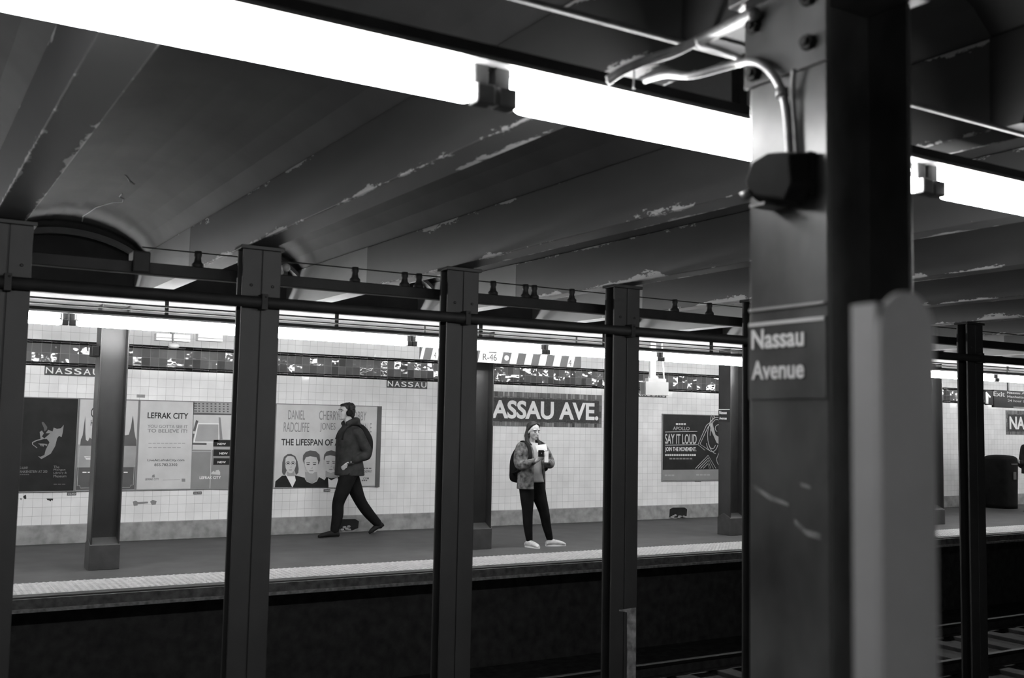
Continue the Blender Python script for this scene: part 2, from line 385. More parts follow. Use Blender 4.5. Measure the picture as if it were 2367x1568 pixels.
    # its stub over the far platform edge, lit from below
# ---------------------------------------------------------------- track columns between the two tracks
TC = {
 -1: 'dark steel track column cut off by the left edge of the picture',
 0: 'dark steel track column standing in front of the wide light poster wall, first full one from the left',
 1: 'dark steel track column between the walking man and the standing woman',
 2: 'dark steel track column right of the standing woman, with a worn pale patch near its foot',
 3: 'dark steel track column mostly hidden behind the left edge of the big near column',
 4: 'dark steel track column hidden behind the big near column and the round-topped post',
 5: 'dark steel track column at the right, just left of the exit sign'}
def track_column(k):
    x = CX(k); r = thing('track_column', TC.get(k, 'dark steel track column far down the row beyond the exit sign'), 'column', (x, 6.755, -1.25), 'steel columns between the tracks')
    w, d = .13, .115
    m_ = MB(); m_.box(x-w, x-.003, 6.69, 6.704, -1.25, 2.74); m_.box(x+.003, x+w, 6.69, 6.704, -1.25, 2.74)
    m_.box(x-w+.002, x+w-.002, 6.703, 6.712, -1.25, 2.74); m_.box(x-w, x+w, 6.80, 6.82, -1.25, 2.74); m_.box(x-.008, x+.008, 6.70, 6.81, -1.25, 2.74)
    m_.build('shaft', 'col_mid', r, bevel=.004)
    m_ = MB().box(x-w-.018, x+w+.018, 6.675, 6.835, 2.74, 2.765)
    m_.build('cap_plate', 'col_mid', r, bevel=.004)
    m_ = MB().box(x-w-.06, x+w+.06, 6.62, 6.90, -1.25, -1.17); m_.build('base_plate', 'col_mid', r, bevel=.01)
    for dx in (-.07, .075): 
        MB().ell((x+dx, 6.688, 2.50), (.011, .008, .011), 8, 6).build('bolt', 'col_mid', r, smooth=True)
    return r
cols = {k: track_column(k) for k in range(-1, 9)}
x = CX(2)
m_ = MB()
pts = [(x+.03, .02), (x+.035, -.22), (x+.03, -.5), (x+.04, -.88), (x+.118, -.86), (x+.122, -.3), (x+.12, .01), (x+.118, .16), (x-.05, .155), (x-.05, .145), (x+.03, .13)]
m_.prism(pts, 6.687, 6.6895); m_.build('worn_patch', 'patch', cols[2])['label'] = 'worn pale patch'

# pipe strapped along the front of the track columns
r = thing('long_pipe', 'dark pipe running across the front of the track columns above head height', 'pipe', (0, 6.64, 2.39))
MB().tube([(XL, 6.645, 2.385), (XR, 6.645, 2.385)], .038, 12).build('pipe_run', 'pipe', r, smooth=True)
for k in range(-1, 9):
    x = CX(k)
    m_ = MB(); m_.box(x-.02, x+.02, 6.60, 6.69, 2.335, 2.437); m_.ell((x+.005, 6.598, 2.418), (.007, .006, .007), 8, 6)
    m_.build('pipe_clamp', 'pipe', r, bevel=.004)
# upper girder behind the track columns with insulator pots and the thin wire over them
r = thing('overhead_rail', 'dark horizontal rail with small pots and a thin wire, behind the track column heads', 'rail', (0, 7.05, 2.6))
m_ = MB(); m_.box(XL, XR, 7.02, 7.10, 2.555, 2.635); m_.build('rail_bar', 'dark', r, bevel=.006)
MB().tube([(1.40, 7.05, 2.735), (XR, 7.05, 2.735)], .005, 6).build('wire', 'dark', r)
for u in (455, 820, 935, 968, 1140, 1215, 1235, 1322, 1560, 1640):
    x = at(u, 655, 7.05)[0]
    m_ = MB(); m_.tube([(x, 7.05, 2.63), (x, 7.05, 2.655), (x, 7.05, 2.67), (x, 7.05, 2.70), (x, 7.05, 2.715), (x, 7.05, 2.745)], [.042, .040, .026, .022, .028, .024], 12)
    m_.build('insulator', 'dark', r, smooth=True)
m_ = MB(); x = at(325, 600, 7.05)[0]; m_.box(x-.06, x+.05, 6.98, 7.14, 2.56, 2.70); m_.build('bracket', 'dark', r, bevel=.01)
# round lamp globe behind column head
c = at3(661, 619, 7.0); o = MB().ell(c, (.03, .03, .03), 16, 12).build('signal_lens', 'grey', origin=c, smooth=True)
MB().box(c.x-.015, c.x+.015, 7.0, 7.10, 2.63, c.z+.02).build('lens_bracket', 'dark', o)
tag(o, 'small pale round lens beside the head of the first full track column', 'lens')

# ---------------------------------------------------------------- platform columns (rolled H sections)
def h_column(name, x0, x1, y0, y1, z0, z1, mat, label, group, boot=True):
    xm, ym = (x0+x1)/2, (y0+y1)/2
    r = thing(name, label, 'column', (xm, ym, z0), group)
    m_ = MB(); m_.box(x0, x0+.016, y0, y1, z0, z1); m_.box(x1-.016, x1, y0, y1, z0, z1); m_.box(x0+.01, x1-.01, ym-.008, ym+.008, z0, z1)
    m_.build('shaft', mat, r, bevel=.003)
    if boot:
        m_ = MB(); m_.xprism([(y0-.012, z0), (y1+.012, z0), (y1+.012, z0+.26), (ym, z0+.33), (y0-.012, z0+.26)], x0-.008, x1+.008)
        m_.build('boot', 'boot', r, bevel=.006)
    return r
PG = 'steel columns on the far platform'
pc = []
for i, (x0, l) in enumerate(((1.93, 'steel platform column standing between the posters at the left, lit at its top'),
                             (6.48, 'steel platform column under the clearance boards, left of the woman'),
                             (10.90, 'steel platform column with a small sign, hiding the end of the dark poster'),
                             (15.62, 'steel platform column seen between the round-topped post and the right track column'),
                             (20.2, 'steel platform column beyond the right edge of the picture'))):
    pc.append(h_column('platform_column', x0, x0+.29, 11.6, 11.86, 0, 2.80, 'col_plat', l, PG))
# small station signs on the left faces of the far columns
def col_sign(par, x, y0, y1, zt, h, big=False):
    m_ = MB().box(x-.006, x, y0, y1, zt-h, zt); s = m_.build('name_sign', 'ink', par); s['label'] = 'black sign with white station name'
    m_ = MB().box(x-.008, x-.006, y0+.004, y1-.004, zt-.012, zt-.004); m_.build('sign_rule', 'white', s)
    words('sign_lettering', 'Nassau', y1-.02, y0+.07, zt-.118 if big else zt-.08, zt-.03, x-.006, 'white', s, bold=.012, face='-X')
    words('sign_lettering', 'Avenue', y1-.02, y0+.07, zt-.21 if big else zt-.16, zt-.12 if not big else zt-.13, x-.006, 'white', s, bold=.012, face='-X')
    return s
col_sign(pc[2], 10.90, 11.605, 11.855, 1.89, .19)
col_sign(pc[3], 15.62, 11.605, 11.855, 1.89, .19)

# ---------------------------------------------------------------- the big near column
near = h_column('near_column', 1.88, 2.19, 1.675, 1.93, 0, 2.72, 'col_near', 'big blurred steel column in the foreground with a station name sign and junction box', None)
del near['label']; near['label'] = 'big blurred steel column in the foreground at the right, with station name sign'
s = MB().box(1.874, 1.88, 1.677, 1.928, 1.70, 1.893).build('name_sign', 'col_near', near); s['label'] = 'dark sign with white station name'
MB().box(1.871, 1.875, 1.68, 1.926, 1.883, 1.892).build('sign_rule', 'pale', s)
MB().box(1.871, 1.88, 1.68, 1.926, 1.922, 1.928).build('sign_rule', 'mid', near)
words('sign_lettering', 'Nassau', 1.915, 1.742, 1.825, 1.874, 1.873, 'white', s, bold=.02, face='-X')
words('sign_lettering', 'Avenue', 1.915, 1.742, 1.748, 1.795, 1.873, 'white', s, bold=.02, face='-X')
m_ = MB().box(1.868, 1.88, 1.665, 1.94, 2.505, 2.72); g_ = m_.build('gusset_plate', 'col_near', near, bevel=.003)
for y, z in ((1.90, 2.535), (1.715, 2.56), (1.90, 2.66), (1.715, 2.67)):
    m_ = MB(); m_.tube([(1.868, y, z), (1.850, y, z)], .02, 6); m_.tube([(1.850, y, z), (1.840, y, z)], .011, 10); m_.build('bolt', 'dark', g_)
m_ = MB().box(1.83, 2.22, 1.64, 1.96, 2.72, 2.765); m_.build('cap_plate', 'col_near', near, bevel=.004)
# scuffs on the near column
for pts in ([(1.915, 1.475), (1.86, 1.45), (1.80, 1.44), (1.80, 1.448), (1.86, 1.462), (1.915, 1.485)],
            [(1.78, 1.40), (1.74, 1.375), (1.70, 1.37), (1.70, 1.385), (1.745, 1.39), (1.78, 1.412)],
            [(1.76, 1.49), (1.73, 1.485), (1.73, 1.493), (1.76, 1.50)]):
    m_ = MB(); n = len(pts); m_.add([(1.8792, y, z) for y, z in pts] + [(1.8805, y, z) for y, z in pts], [list(range(n)), list(range(2*n-1, n-1, -1))] + [(i, i+n, (i+1) % n+n, (i+1) % n) for i in range(n)])
    m_.build('paint_scuff', 'patch', near)
# junction box on the column
r = thing('junction_box', 'black junction box bolted high on the big near column, fed by conduits', 'box', (1.86, 1.787, 2.16))
m_ = MB(); m_.add([(1.85, 1.72, 2.155), (1.85, 1.86, 2.185), (1.85, 1.875, 2.24), (1.85, 1.85, 2.29), (1.85, 1.79, 2.305), (1.85, 1.705, 2.285), (1.85, 1.695, 2.2),
                   (1.795, 1.73, 2.17), (1.795, 1.85, 2.20), (1.795, 1.86, 2.24), (1.795, 1.84, 2.28), (1.795, 1.79, 2.292), (1.795, 1.715, 2.275), (1.795, 1.708, 2.205)],
          [list(range(7)), list(range(13, 6, -1))] + [(i, i+7, (i+1) % 7+7, (i+1) % 7) for i in range(7)])
m_.box(1.85, 1.878, 1.70, 1.865, 2.18, 2.29)
m_.build('housing', 'black', r, bevel=.006)
MB().tube([(1.80, 1.845, 2.205), (1.785, 1.862, 2.195)], .012, 10).build('plug', 'conduit', r, smooth=True)
MB().box(1.80, 1.88, 1.80, 1.85, 2.170, 2.176).build('lid_tab', 'conduit', r)
# conduits from the box up and over to the light
def conduit(name, pts, rad, label, group=None, k=6):
    L = smooth_list([tuple(p) for p in pts], k); m_ = MB().tube(L, rad, 12)
    o = m_.build(name, 'conduit', origin=pts[0], smooth=True); return tag(o, label, 'conduit', group)
def atX(u, v, X):
    d = _r*((u-W_/2)/FPX) - _u*((v-H_/2)/FPX) + _f; return EYE + d*(X/d.x)
c1 = conduit('bent_conduit', [atX(1826, 372, 1.862), atX(1822, 300, 1.862), atX(1812, 225, 1.852), atX(1785, 170, 1.845), atX(1745, 143, 1.85), at3(1700, 148, 1.99), at3(1600, 174, 2.12), at3(1540, 172, 2.22), at3(1490, 185, 2.30)], .0105,
        'shiny bent conduit curving from the top of the junction box toward the near light')
m_ = MB(); p = atX(1808, 215, 1.852); m_.tube([p+Vector((0, 0, -.012)), p+Vector((0, 0, .012))], .016, 12)
m_.build('coupling', 'conduit', c1, smooth=True)
conduit('straight_conduit', [atX(1745, 30, 1.84), atX(1700, 52, 1.87), at3(1655, 75, 2.08), at3(1612, 97, 2.14)], .017,
        'thick short conduit leaving the top of the big near column toward the light')
conduit('slim_conduit', [at3(1612, 97, 2.14), at3(1560, 124, 2.19), at3(1500, 143, 2.24), at3(1440, 168, 2.28), at3(1404, 192, 2.31)], .0095,
        'slim conduit running down to the left over the near light, lower of the pair')
conduit('slim_conduit', [at3(1614, 88, 2.14), at3(1560, 112, 2.19), at3(1500, 133, 2.24), at3(1440, 158, 2.28), at3(1402, 182, 2.31)], .008,
        'slim conduit running down to the left over the near light, upper of the pair')
conduit('short_conduit', [at3(1616, 104, 2.14), at3(1655, 112, 2.10), at3(1700, 130, 2.06), at3(1716, 142, 2.03)], .009,
        'short conduit linking the thick conduit with the bent one')
conduit('hanging_wire', [at3(1466, 160, 2.26), at3(1465, 205, 2.26)], .0025, 'thin loose wire hanging below the slim conduits')
conduit('dropped_conduit', [atX(1842, 372, 1.868), atX(1838, 300, 1.868), atX(1832, 215, 1.862), atX(1835, 160, 1.856)], .007,
        'darker conduit rising straight from the junction box on the big near column')
conduit('ceiling_conduit', [(-6, 2.24, 2.735), (0, 2.24, 2.735), (12, 2.24, 2.735)], .0095, 'long bright conduit under the ceiling along the top of the picture')
conduit('ceiling_conduit', [(XL, 10.44, 2.70), (XR, 10.40, 2.69)], .009, 'thin bright conduit above the far platform lights, upper line')
conduit('ceiling_conduit', [(XL, 10.48, 2.655), (XR, 10.48, 2.655)], .007, 'thin bright conduit above the far platform lights, lower line')

# ---------------------------------------------------------------- fluorescent lights
def fixture(y, z, L, lamp, r1, r2):
    """built at origin: x 0..L, lower tube axis at z=0"""
    r = thing('fluorescent_light', '', 'ceiling light', (0, 0, 0))
    m_ = MB(); m_.xprism([(-.05, .090), (-.045, .098), (-.03, .112), (.03, .112), (.045, .098), (.05, .090)], 0, L)
    m_.build('reflector', 'reflector', r)
    MB().box(0, L, -.035, .035, .112, .14).build('ballast_channel', 'dark', r)
    MB().tube([(.075, -.018, 0), (.09, -.018, 0), (L-.09, -.018, 0), (L-.075, -.018, 0)], [r1*.8, r1, r1, r1*.8], 14).build('lamp_tube', lamp, r, smooth=True)
    MB().tube([(.075, .02, .062), (.09, .02, .062), (L-.09, .02, .062), (L-.075, .02, .062)], [r2*.8, r2, r2, r2*.8], 14).build('lamp_tube', lamp, r, smooth=True)
    for sx in (0, L-.07):
        m_ = MB(); m_.box(sx+.006, sx+.064, -.040, .010, -.026, .03); m_.box(sx+.012, sx+.058, -.012, .04, .03, .095)
        m_.build('socket', 'socket', r, bevel=.006)
    MB().box(L/2-.015, L/2+.015, -.02, .02, .14, .32).build('hanger', 'dark', r)
    return r
ORD = ['first', 'second', 'third', 'fourth', 'fifth', 'sixth', 'seventh', 'eighth', 'ninth', 'tenth']
f0 = fixture(0, 0, 1.84, 'lamp_far', .029, .024); f0['group'] = 'fluorescent lights over the far platform edge'
FL = {0: 'fluorescent light over the far platform edge, short lit end at the far left', 1: 'long fluorescent light over the posters at the left, by the lit column top',
      2: 'fluorescent light half behind the first full track column', 3: 'fluorescent light above the walking man',
      4: 'fluorescent light behind the track column between man and woman', 5: 'fluorescent light above the clearance board with slanted stripes',
      6: 'fluorescent light right of the clearance boards', 7: 'fluorescent light behind the track column right of the woman',
      8: 'fluorescent light over the dark music poster', 9: 'fluorescent light hidden behind the big near column',
      10: 'fluorescent light seen just right of the round-topped post', 11: 'fluorescent light left of the exit sign arrow', 12: 'fluorescent light above the exit sign'}
start = 1.49 - 1.84
idx = {-1: 0, 0: 0}
first = True
for k in range(-2, 15):
    x = start + 1.84*k
    if first: o = f0; first = False
    else: o = dup(f0, (0, 0, 0))
    o.location = (x, 10.78, 2.508)
    lab = {0: FL[0], 1: FL[1], 2: FL[2], 3: FL[4], 4: FL[5]}
    seq = {0: FL[0], 1: 'long fluorescent light over the posters at the left, by the lit column top', 2: 'long fluorescent light above the walking man and wide poster',
           3: 'fluorescent light mostly behind the track column between man and woman', 4: 'fluorescent light ending above the slanted stripes of the clearance board',
           5: 'fluorescent light above the light box hanging from the far platform ceiling', 6: 'fluorescent light over the dark poster with line art',
           7: 'fluorescent light hidden behind the big near column', 8: 'fluorescent light seen just right of the round-topped post', 9: 'fluorescent light behind the right track column, left of the exit sign', 
           10: 'fluorescent light above the exit sign, cut by the right edge of the picture'}
    o['label'] = seq.get(k, 'fluorescent light over the far platform beyond the edge of the picture')
n0 = fixture(0, 0, 1.84, 'lamp_near', .029, .024); n0['group'] = 'big blurred fluorescent lights over the near platform edge'
first = True
for k in range(-1, 4):  # leftmost fixture is out of view, added for light on the post
    x = 1.37 - 1.84 + 1.84*k
    if first: o = n0; first = False
    else: o = dup(n0, (0, 0, 0))
    o.location = (x, 2.40, 2.508)
    o['label'] = {0: 'big blurred fluorescent light crossing the top left of the picture', 1: 'big blurred fluorescent light ending at the near column',
                  2: 'big blurred fluorescent light at the right edge, beyond the near column'}.get(k, 'near fluorescent light outside the picture, in line with the big blurred ones')

# ---------------------------------------------------------------- tactile strip
m_ = MB(); PL = 1.22
m_.box(0, PL-.004, 0, .66, 0, .006)
nx, ny = 20, 11
for i in range(nx):
    for j in range(ny):
        x, y = (i+.5)*PL/nx, (j+.5)*.66/ny
        a = [(x+.019*math.cos(t*math.pi/3), y+.019*math.sin(t*math.pi/3), .006) for t in range(6)]
        b = [(x+.011*math.cos(t*math.pi/3), y+.011*math.sin(t*math.pi/3), .013) for t in range(6)]
        m_.add(a+b, [(t, (t+1) % 6, (t+1) % 6+6, t+6) for t in range(6)] + [list(range(6, 12))])
tp = m_.build('tactile_panel', 'tactile', origin=(0, 0, 0))
for i in range(24):
    o = tp if i == 0 else tp.copy()
    if i: COL.objects.link(o)
    o.location = (-1.0+PL*i, 10.27, 0)
    tag(o, 'pale studded warning panel set along the far platform edge', 'tactile paving', 'studded warning panels along the far platform edge')

# ---------------------------------------------------------------- rails and ties
RB = 'running rails on the track bed'
for y, l in ((9.30, 'running rail nearest the far platform edge'), (7.865, 'running rail just beyond the track columns'),
             (5.72, 'running rail just in front of the track columns'), (4.285, 'running rail nearest the camera platform')):
    r = thing('running_rail', l, 'rail', (0, y, -1.2), RB)
    m_ = MB(); m_.box(XL, XR, y-.07, y+.07, -1.20, -1.185); m_.box(XL, XR, y-.012, y+.012, -1.185, -1.09); m_.build('rail_web', 'rail', r)
    MB().box(XL, XR, y-.036, y+.036, -1.09, -1.05).build('rail_head', 'railhead', r, bevel=.008)
m_ = MB().box(-.11, .11, -1.25, 1.25, 0, .06); tie = m_.build('track_tie', 'tie', origin=(0, 0, 0), bevel=.01)
first = True
for yc in (8.58, 5.0):
    for i in range(28):
        o = tie if first else tie.copy()
        if not first: COL.objects.link(o)
        first = False
        o.location = (.5+.62*i, yc, -1.26)
        tag(o, 'dark timber tie under the rails of the %s track' % ('far' if yc > 7 else 'near'), 'railway tie', 'timber ties under the rails of the %s track' % ('far' if yc > 7 else 'near'))

# ---------------------------------------------------------------- wall mosaics
Yw = WALL - .001
for x0, l in ((1.70, 'small black name tablet set under the dark tile band at the left'), (6.38, 'small black name tablet under the dark tile band, left of the woman'),
              (11.06, 'small black name tablet under the dark tile band behind the hanging box')):
    r = thing('name_tablet', l, 'wall tablet', (x0, WALL, 2.16), 'small black name tablets on the tiled wall')
    MB().box(x0, x0+.67, WALL-.007, WALL+.001, 2.105, 2.222).build('tablet_tile', 'tablet', r)
    for i, ch in enumerate('NASSAU'):
        words('tablet_letter', ch, x0+.012+i*.111, x0+.012+i*.111+.088, 2.125, 2.205, WALL-.007, 'white', r, bold=.01)
def mosaic(x0, x1, l):
    r = thing('mosaic_sign', l, 'mosaic sign', (x0, WALL, 1.565))
    MB().box(x0, x1, WALL-.008, WALL+.001, 1.565, 2.11).build('tile_border', 'mosaic_border', r)
    MB().box(x0+.06, x1-.06, WALL-.012, WALL-.008, 1.64, 2.015).build('mosaic_field', 'mosaic', r)
    words('mosaic_lettering', 'NASSAU AVE.', x0+.12, x1-.075, 1.683, 1.975, WALL-.012, 'white', r, bold=.03)
mosaic(7.80, 10.335, 'large mosaic sign on the tiled wall above the standing woman')
mosaic(21.55, 24.1, 'large mosaic sign at the right edge of the picture, below the exit sign')

# ---------------------------------------------------------------- posters
PZ0, PZ1 = .66, 1.815
def poster(x0, x1, mat, label, z0=PZ0, z1=PZ1, frame=True):
    r = thing('poster', label, 'poster', (x0, WALL, z0), None)
    MB().box(x0, x1, WALL-.014, WALL, z0, z1).build('sheet', mat, r)
    if frame:
        m_ = MB(); t = .012
        m_.box(x0-t, x1+t, WALL-.02, WALL, z1, z1+t); m_.box(x0-t, x1+t, WALL-.02, WALL, z0-t, z0); m_.box(x0-t, x0, WALL-.02, WALL, z0, z1); m_.box(x1, x1+t, WALL-.02, WALL, z0, z1)
        m_.build('frame', 'grey', r)
    return r
PY = WALL - .014
def greek(r, u0, v0, u1, v1, mat, lay=1, n=6):
    for i in range(n):
        a = u0 + (u1-u0)*i/n; b = a + (u1-u0)/n*.78; va = v0 + 0; 
        q = [at(a, v1, PY), at(b, v1, PY), at(b, v0, PY), at(a, v0, PY)]
        y = PY - .0012*lay; MB().prism(q, y, y+.0012).build('fine_print', mat, r)
def shape(r, pts, mat, name, lay=1, px=True):
    q = [at(u, v, PY) for u, v in pts] if px else pts
    y = PY - .0012*lay; return MB().prism(q, y, y+.0012 if lay > 1 else PY+.001).build(name, mat, r)
def wpx(r, text, u0, v0, u1, v1, mat, bold=0, lay=1, name='printed_text'):
    """lettering on a poster, box given by its top-left and bottom-right photo pixels"""
    x0, zt = at(u0, v0, PY); x1, zb = at(u1, v1, PY); _, zt2 = at(u1, v0, PY)
    zc_ = at(u0, v1, PY)[1]
    return words(name, text, x0, x1, zc_, zt, PY-.0012*(lay-1), mat, r, bold=bold, th=.0012)
z5 = lambda a, b: (0 + a/6.818, 920 + b/6.818)          # detail views used while measuring
z6 = lambda a, b: (300 + a/5.917, 915 + b/5.917)
z4 = lambda a, b: (600 + a/4.127, 900 + b/4.127)
z7 = lambda a, b: (1440 + a/2.958, 720 + b/2.958)
# A: black exhibition poster, pale torn shape
r = poster(1.36, 2.108, 'dusk', 'black exhibition poster with a pale painted shape, far left')
shape(r, [z5(*p) for p in ((660,380),(690,385),(745,460),(740,500),(700,530),(690,470),(660,405))], 'dim', 'painted_shape')
shape(r, [z5(*p) for p in ((625,540),(660,515),(690,560),(660,610),(700,640),(745,600),(790,560),(720,560),(760,505),(830,530),(845,470),(900,490),(960,480),(1005,425),(985,560),(970,620),(930,600),(900,640),(870,760),(800,880),(700,940),(650,965),(600,920),(640,930),(700,900),(720,820),(780,700),(740,650),(700,650),(640,650))], 'grey', 'painted_shape', 2)
shape(r, [z5(*p) for p in ((505,700),(570,665),(680,640),(685,652),(580,680),(520,710),(520,735),(590,785),(580,795),(505,735))], 'grey', 'painted_shape')
shape(r, [z5(*p) for p in ((630,740),(650,770),(655,742),(680,775),(700,740),(740,765),(745,730),(690,722),(600,720))], 'grey', 'painted_shape', 2)
wpx(r, "IT'S ALIVE!", 40.5, 1079, 64, 1085, 'grey'); wpx(r, 'FRANKENSTEIN AT 200', 38, 1088, 109, 1094, 'grey'); greek(r, 41, 1096, 68, 1098.5, 'dim')
for i, tx in enumerate(('The', 'Morgan', 'Library &', 'Museum')): wpx(r, tx, 124, 1077+i*7, (137, 151, 154, 153)[i], 1083+i*7, 'grey')
greek(r, 124, 1119, 153, 1121, 'dim', n=3)
# B: travel poster, skyline over a river
r = poster(2.135, 2.845, 'mid', 'tall travel poster with towers and a ferry, half hidden by the left platform column')
zq = lambda a, b: at(a, b, PY)
X0, X1 = 2.136, 2.844
def sh(pts, mat, nm, lay=1): return shape(r, pts, mat, nm, lay, px=False)
sh([(X0, 1.24), (X1, 1.24), (X1, 1.81), (X0, 1.81)], 'pale', 'printed_sky')
sh([(X0, .665), (X1, .665), (X1, .95), (X0, .95)], 'dim', 'printed_bank', 1)
sh([(X0, .95), (X1, .95), (X1, 1.225), (X0, 1.225)], 'mid', 'printed_river', 1)
sh([(2.16, 1.225), (2.165, 1.3), (2.185, 1.36), (2.195, 1.5), (2.203, 1.6), (2.209, 1.5), (2.215, 1.38), (2.225, 1.3), (2.25, 1.28), (2.27, 1.33), (2.30, 1.30), (2.34, 1.34), (2.38, 1.31), (2.45, 1.36), (2.5, 1.3), (2.55, 1.35), (2.6, 1.33), (2.66, 1.45), (2.70, 1.36), (2.745, 1.37), (2.765, 1.46), (2.778, 1.58), (2.785, 1.62), (2.795, 1.55), (2.81, 1.42), (2.83, 1.33), (2.84, 1.3), (2.843, 1.225)], 'dim', 'printed_skyline', 2)
wpx(r, 'C', *z5(1438, 150), *z5(1510, 312), 'ink', lay=2)
wpx(r, 'H', *z5(1432, 350), *z5(1480, 440), 'ink', lay=2)
sh([(2.215, 1.09), (2.34, 1.085), (2.36, 1.05), (2.24, 1.05)], 'white', 'printed_ferry', 2); sh([(2.23, 1.075), (2.33, 1.072), (2.33, 1.066), (2.23, 1.068)], 'ink', 'printed_ferry', 3)
greek(r, *z5(1300, 1165), *z5(2030, 1185), 'white', 2, 9)
m_ = MB(); y = PY-.003
pth = [(2.15, 1.2), (2.15, .72), (2.18, .72), (2.19, .69), (2.79, .69), (2.80, .72), (2.83, .72), (2.83, .98)]
m_.tube([(x, y+.001, z) for x, z in pth], .0028, 4).build('printed_border', 'pale', r)
# C: residential advertisement
r = poster(2.872, 4.39, 'mid', 'two-part housing advertisement, pale text panel beside pool pictures, left of the first full track column')
xa, xb = 2.872, 3.565
shape(r, [(xa, .662), (xb, .662), (xb, 1.813), (xa, 1.813)], 'pale', 'text_panel', 1, px=False)
wpx(r, 'LEFRAK CITY', 341.5, 953.5, 435, 967.5, 'ink', bold=.02, lay=2)
wpx(r, 'YOU GOTTA SEE IT', 341, 982, 433.5, 989.5, 'grey', bold=.01, lay=2); wpx(r, 'TO BELIEVE IT!', 341, 992, 432.5, 1000, 'grey', bold=.015, lay=2)
greek(r, 343, 1024.5, 430, 1026, 'mid', 2, 9); greek(r, 343, 1034, 420, 1036, 'mid', 2, 7)
wpx(r, 'LiveAtLefrakCity.com', 341, 1061.5, 426, 1068.5, 'dim', bold=.015, lay=2); wpx(r, '855.782.2302', 357, 1072, 410, 1078, 'dim', bold=.015, lay=2)
wpx(r, 'LEFRAK CITY', 335.5, 1106, 367, 1111, 'dim', bold=.01, lay=2); shape(r, [(351,1104),(352,1099),(357,1097),(358,1104)], 'grey', 'printed_logo', 2)
shape(r, [(376,1110),(416,1108.5),(416,1109.3),(376,1110.8)], 'grey', 'fine_print', 2); shape(r, [(420,1107),(428,1107),(428,1114),(420,1114)], 'grey', 'fine_print', 2)
# picture side
xz = lambda a, b: z6(a, b)
shape(r, [xz(870,90),xz(1500,96),xz(1500,265),xz(868,250)], 'mid', 'printed_building', 1)
for row in range(4):
    for c_ in range(9):
        a = 880 + c_*56; b = 100 + row*34 + c_*1
        shape(r, [xz(a, b), xz(a+(40 if c_ == 0 else 24), b+1), xz(a+(40 if c_ == 0 else 24), b+17), xz(a, b+16)], 'dim', 'printed_window', 2)
shape(r, [xz(868,232),xz(1500,250),xz(1500,268),xz(868,262)], 'dim', 'printed_hedge', 2)
shape(r, [xz(866,262),xz(1500,270),xz(1500,600),xz(1140,600),xz(1140,742),xz(848,735)], 'pale', 'printed_deck', 1)
shape(r, [xz(925,378),xz(1222,380),xz(1222,640),xz(872,640)], 'white', 'printed_pool', 2)
shape(r, [xz(938,392),xz(1212,394),xz(1212,628),xz(888,628)], 'mid', 'printed_pool', 3)
shape(r, [xz(1215,296),xz(1240,298),xz(1268,600),xz(1228,602)], 'grey', 'printed_path', 3)
shape(r, [xz(905,335),xz(938,345),xz(895,490),xz(864,485)], 'dim', 'printed_hedge', 3); shape(r, [xz(857,520),xz(886,522),xz(868,600),xz(855,672)], 'dim', 'printed_hedge', 3)
shape(r, [xz(860,645),xz(1050,648),xz(1050,675),xz(858,672)], 'dim', 'printed_hedge', 3)
shape(r, [xz(848,745),xz(1500,745),xz(1500,1290),xz(828,1278)], 'grey', 'printed_court', 2)
shape(r, [xz(1112,740),xz(1119,740),xz(1100,1284),xz(1090,1284)], 'pale', 'printed_line', 3); shape(r, [xz(850,762),xz(1112,762),xz(1112,768),xz(850,768)], 'pale', 'printed_line', 3)
for b in (605, 735, 855):
    shape(r, [xz(1145,b),xz(1500,b+3),xz(1500,b+92),xz(1140,b+92)], 'dusk', 'printed_label', 3)
    u0, v0 = xz(1200 if b != 735 else 1225, b+42); u1, v1 = xz(1312 if b != 735 else 1337, b+70); wpx(r, 'NEW', u0, v0, u1, v1, 'white', bold=.02, lay=4)
u0, v0 = xz(955, 1104); u1, v1 = xz(1245, 1142); wpx(r, 'LEFRAK CITY', u0, v0, u1, v1, 'white', bold=.02, lay=4)
shape(r, [xz(1110,1075),xz(1120,1045),xz(1150,1030),xz(1165,1050),xz(1180,1020),xz(1215,1015),xz(1235,1045),xz(1235,1085)], 'pale', 'printed_logo', 3)
# D: theatre poster with three generic busts
r = poster(4.705, 6.232, 'pale', 'wide pale theatre poster with three portrait heads behind the walking man')
MB().box(6.238, 6.30, WALL-.03, WALL, .64, 1.825).build('frame_rail', 'dim', r)
for tx, a, b, c_, d in (('DANIEL', 275, 200, 432, 288), ('RADCLIFFE', 232, 315, 472, 407), ('CHERRY', 570, 205, 760, 293), ('JONES', 578, 320, 722, 408), ('BOBBY', 868, 210, 1018, 298), ('CANNAVALE', 812, 320, 1068, 410)):
    wpx(r, tx, *z4(a, b), *z4(c_, d), 'grey', bold=.0)
wpx(r, 'THE LIFESPAN OF A FACT', *z4(209, 474), *z4(925, 537), 'ink', bold=.02)
for tx, a, b, c_, d in (('BROADWAY', 975, 772, 1070, 797), ('.COM', 985, 842, 1042, 862)):
    wpx(r, tx, *z4(a, b), *z4(c_, d), 'dim', bold=.01)
greek(r, *z4(988, 750), *z4(1072, 760), 'dim', 1, 3); greek(r, *z4(975, 868), *z4(1030, 877), 'dim', 1, 3)
